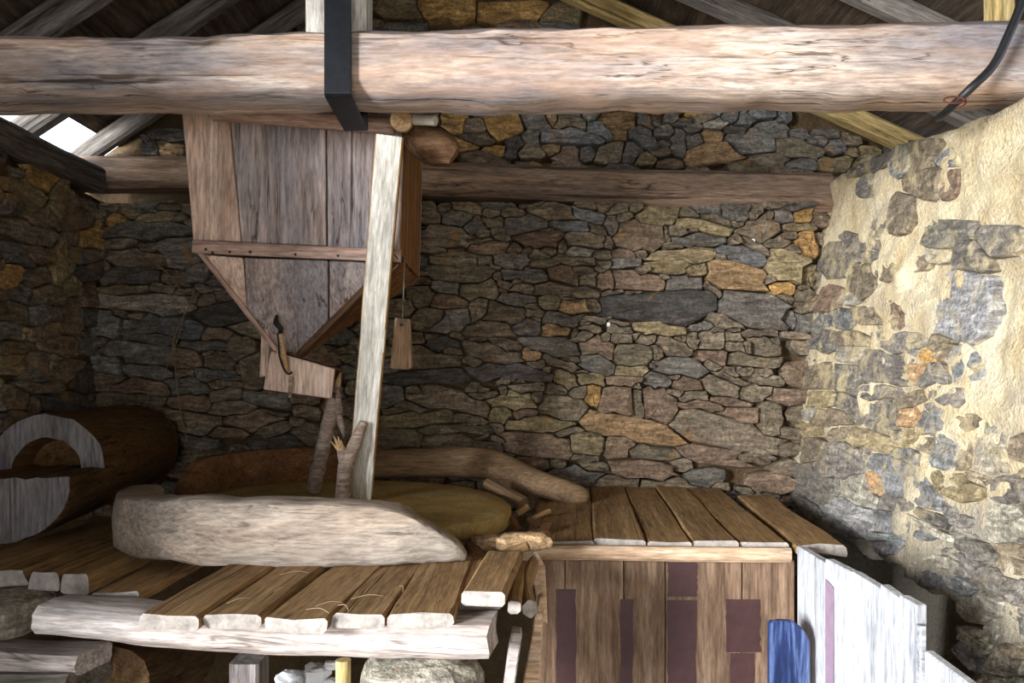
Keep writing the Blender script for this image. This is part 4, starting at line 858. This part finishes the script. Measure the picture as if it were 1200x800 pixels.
# white side panel of the bin running towards the camera
sp = thing('bin_side_panel', 'whitewashed plank side panel of the bin with a purple stripe', 'panel', (.79, 1.8, 0))
jd = [(934, 2.075), (967, 1.90), (998, 1.775), (1031, 1.66), (1053, 1.59), (1075, 1.53)]
for k, ((a, d0), (b, d1)) in enumerate(zip(jd, jd[1:])):
    p, q = Vector((PX(a, d0), d0, 0)), Vector((PX(b, d1), d1, 0)); e = (q-p).normalized()*.0012; zt = EYE-.440-.008*random.random()
    up = Vector((0, 0, 1)); nrm = (q-p).cross(up).normalized(); nrm = nrm if nrm.x > 0 else -nrm
    t0, t1 = zt-.002*random.random(), zt-.01*random.random()
    prism('panel_board', [p+e+up*t0, q-e+up*t1, q-e+up*.01, p+e+up*.01], .022, M['white'], sp, bev=.002, direction=nrm)
a, b = Vector((PX(968, 1.893), 1.893, 0)), Vector((PX(977, 1.853), 1.853, 0)); nrm = Vector((-(b-a).y, (b-a).x, 0)).normalized(); nrm = nrm if nrm.x < 0 else -nrm
prism('paint_stripe', [a+nrm*.0022+Vector((0, 0, EYE-.49)), b+nrm*.0022+Vector((0, 0, EYE-.50)), b+nrm*.0022+Vector((0, 0, .02)), a+nrm*.0022+Vector((0, 0, .02))], .0016, M['purple'], sp, bev=0, direction=-nrm)
o = timber('corner_post', (PX(1080, 1.52), 1.52, .0), (PX(1080, 1.52), 1.52, EYE-.485), .018, .014, M['white'], up=(1, 0, 0), segs=8, rough=.001, bev=.003); tag(o, 'thin white lath at the near end of the whitewashed side panel', 'post')
p, q = Vector((PX(1083, 1.50), 1.50, 0)), Vector((PX(1150, 1.30), 1.30, 0)); up = Vector((0, 0, 1))
o = prism('low_panel', [p+up*(EYE-.528), q+up*(EYE-.53), q+up*.01, p+up*.01], .02, M['white'], bev=.003, direction=(1, .2, 0)); tag(o, 'low white panel board continuing in front of the side panel', 'panel')

# ---------------------------------------------------------------- small debris
chips = [(612, 598, 2.55), (626, 614, 2.40), (604, 612, 2.45), (632, 604, 2.5), (640, 620, 2.28), (604, 626, 2.25), (578, 632, 2.15), (622, 632, 2.17), (556, 644, 2.08), (602, 646, 2.08), (566, 634, 1.95)]
for k, (x, y, d) in enumerate(chips):
    d = HP*F/(y-HOR); p = PZ(x, y, HP-.012); a = random.uniform(0, 3.1); L = random.uniform(.02, .042); e = Vector((math.cos(a)*L, math.sin(a)*L, random.uniform(-.004, .012)))
    o = timber('bark_chip', p-e, p+e, random.uniform(.02, .04), random.uniform(.014, .022), M['curbbrown'] if k % 3 else M['board'], segs=6, rough=.006, bev=.006)
    tag(o, 'small brown bark chip in the litter between millstone and bin top', 'chip', 'bark chips beside the millstone')
o = rock('rubble_stone', PZ(613, 634, HP-.03), (.07, .035, .024), M['stone_loose'], 'flat tan stone lying at the left end of the bin top', 'y', seed=11, rough=.2)
o = rock('rubble_stone', PZ(572, 636, HP-.02), (.045, .04, .022), M['stone_loose'], 'tan stone tucked under the right rim of the millstone', 'y', seed=13, rough=.2)
for k, pts in enumerate(([(210,325),(196,300),(182,306)], [(182,306),(205,330),(225,362)], [(228,338),(222,358),(208,385),(196,430)], [(217,362),(208,398),(192,438)], [(203,380),(205,430),(212,485),(220,520)])):
    o = tube('straw_stalk', [P(x, y, 3.16) for x, y in pts], [.0022]*len(pts), M['straw'], n=5, segs=14); tag(o, 'thin dry root stalk dangling down the back wall near the hopper', 'stalk', 'dry stalks on the back wall')
rock('light_leak_pebble', P(713, 380, D-.01), (.008, .012, .010), M['daylit'], 'tiny white pebble standing in for a light leak under the longest dark back wall stone', 'l', n=8, m=6, seed=4)  # daylight leaking through the wall, painted as a white pebble
rock('light_leak_pebble', P(882, 282, D-.01), (.010, .012, .008), M['daylit'], 'tiny white pebble standing in for a back wall light leak just below the wall plate beam', 'l', n=8, m=6, seed=5)  # second light leak, likewise only a white pebble

for k, (x, y, a, L) in enumerate(((385, 708, .4, .05), (402, 712, 2.2, .04), (330, 690, 1.1, .05), (430, 700, .2, .06), (372, 716, 2.8, .045), (470, 690, 1.8, .05), (280, 704, .7, .05), (345, 672, .1, .06))):
    p = PZ(x, y, .441); L *= .55; e = Vector((math.cos(a)*L, math.sin(a)*L*.6, .002))
    o = tube('straw_bit', [p-e, p+Vector((.004, 0, .006)), p+e], [.0008, .0010, .0007], M['straw'], n=5, segs=8); tag(o, 'short bit of pale straw lying on the front platform boards', 'straw', 'straw bits on the platform boards')
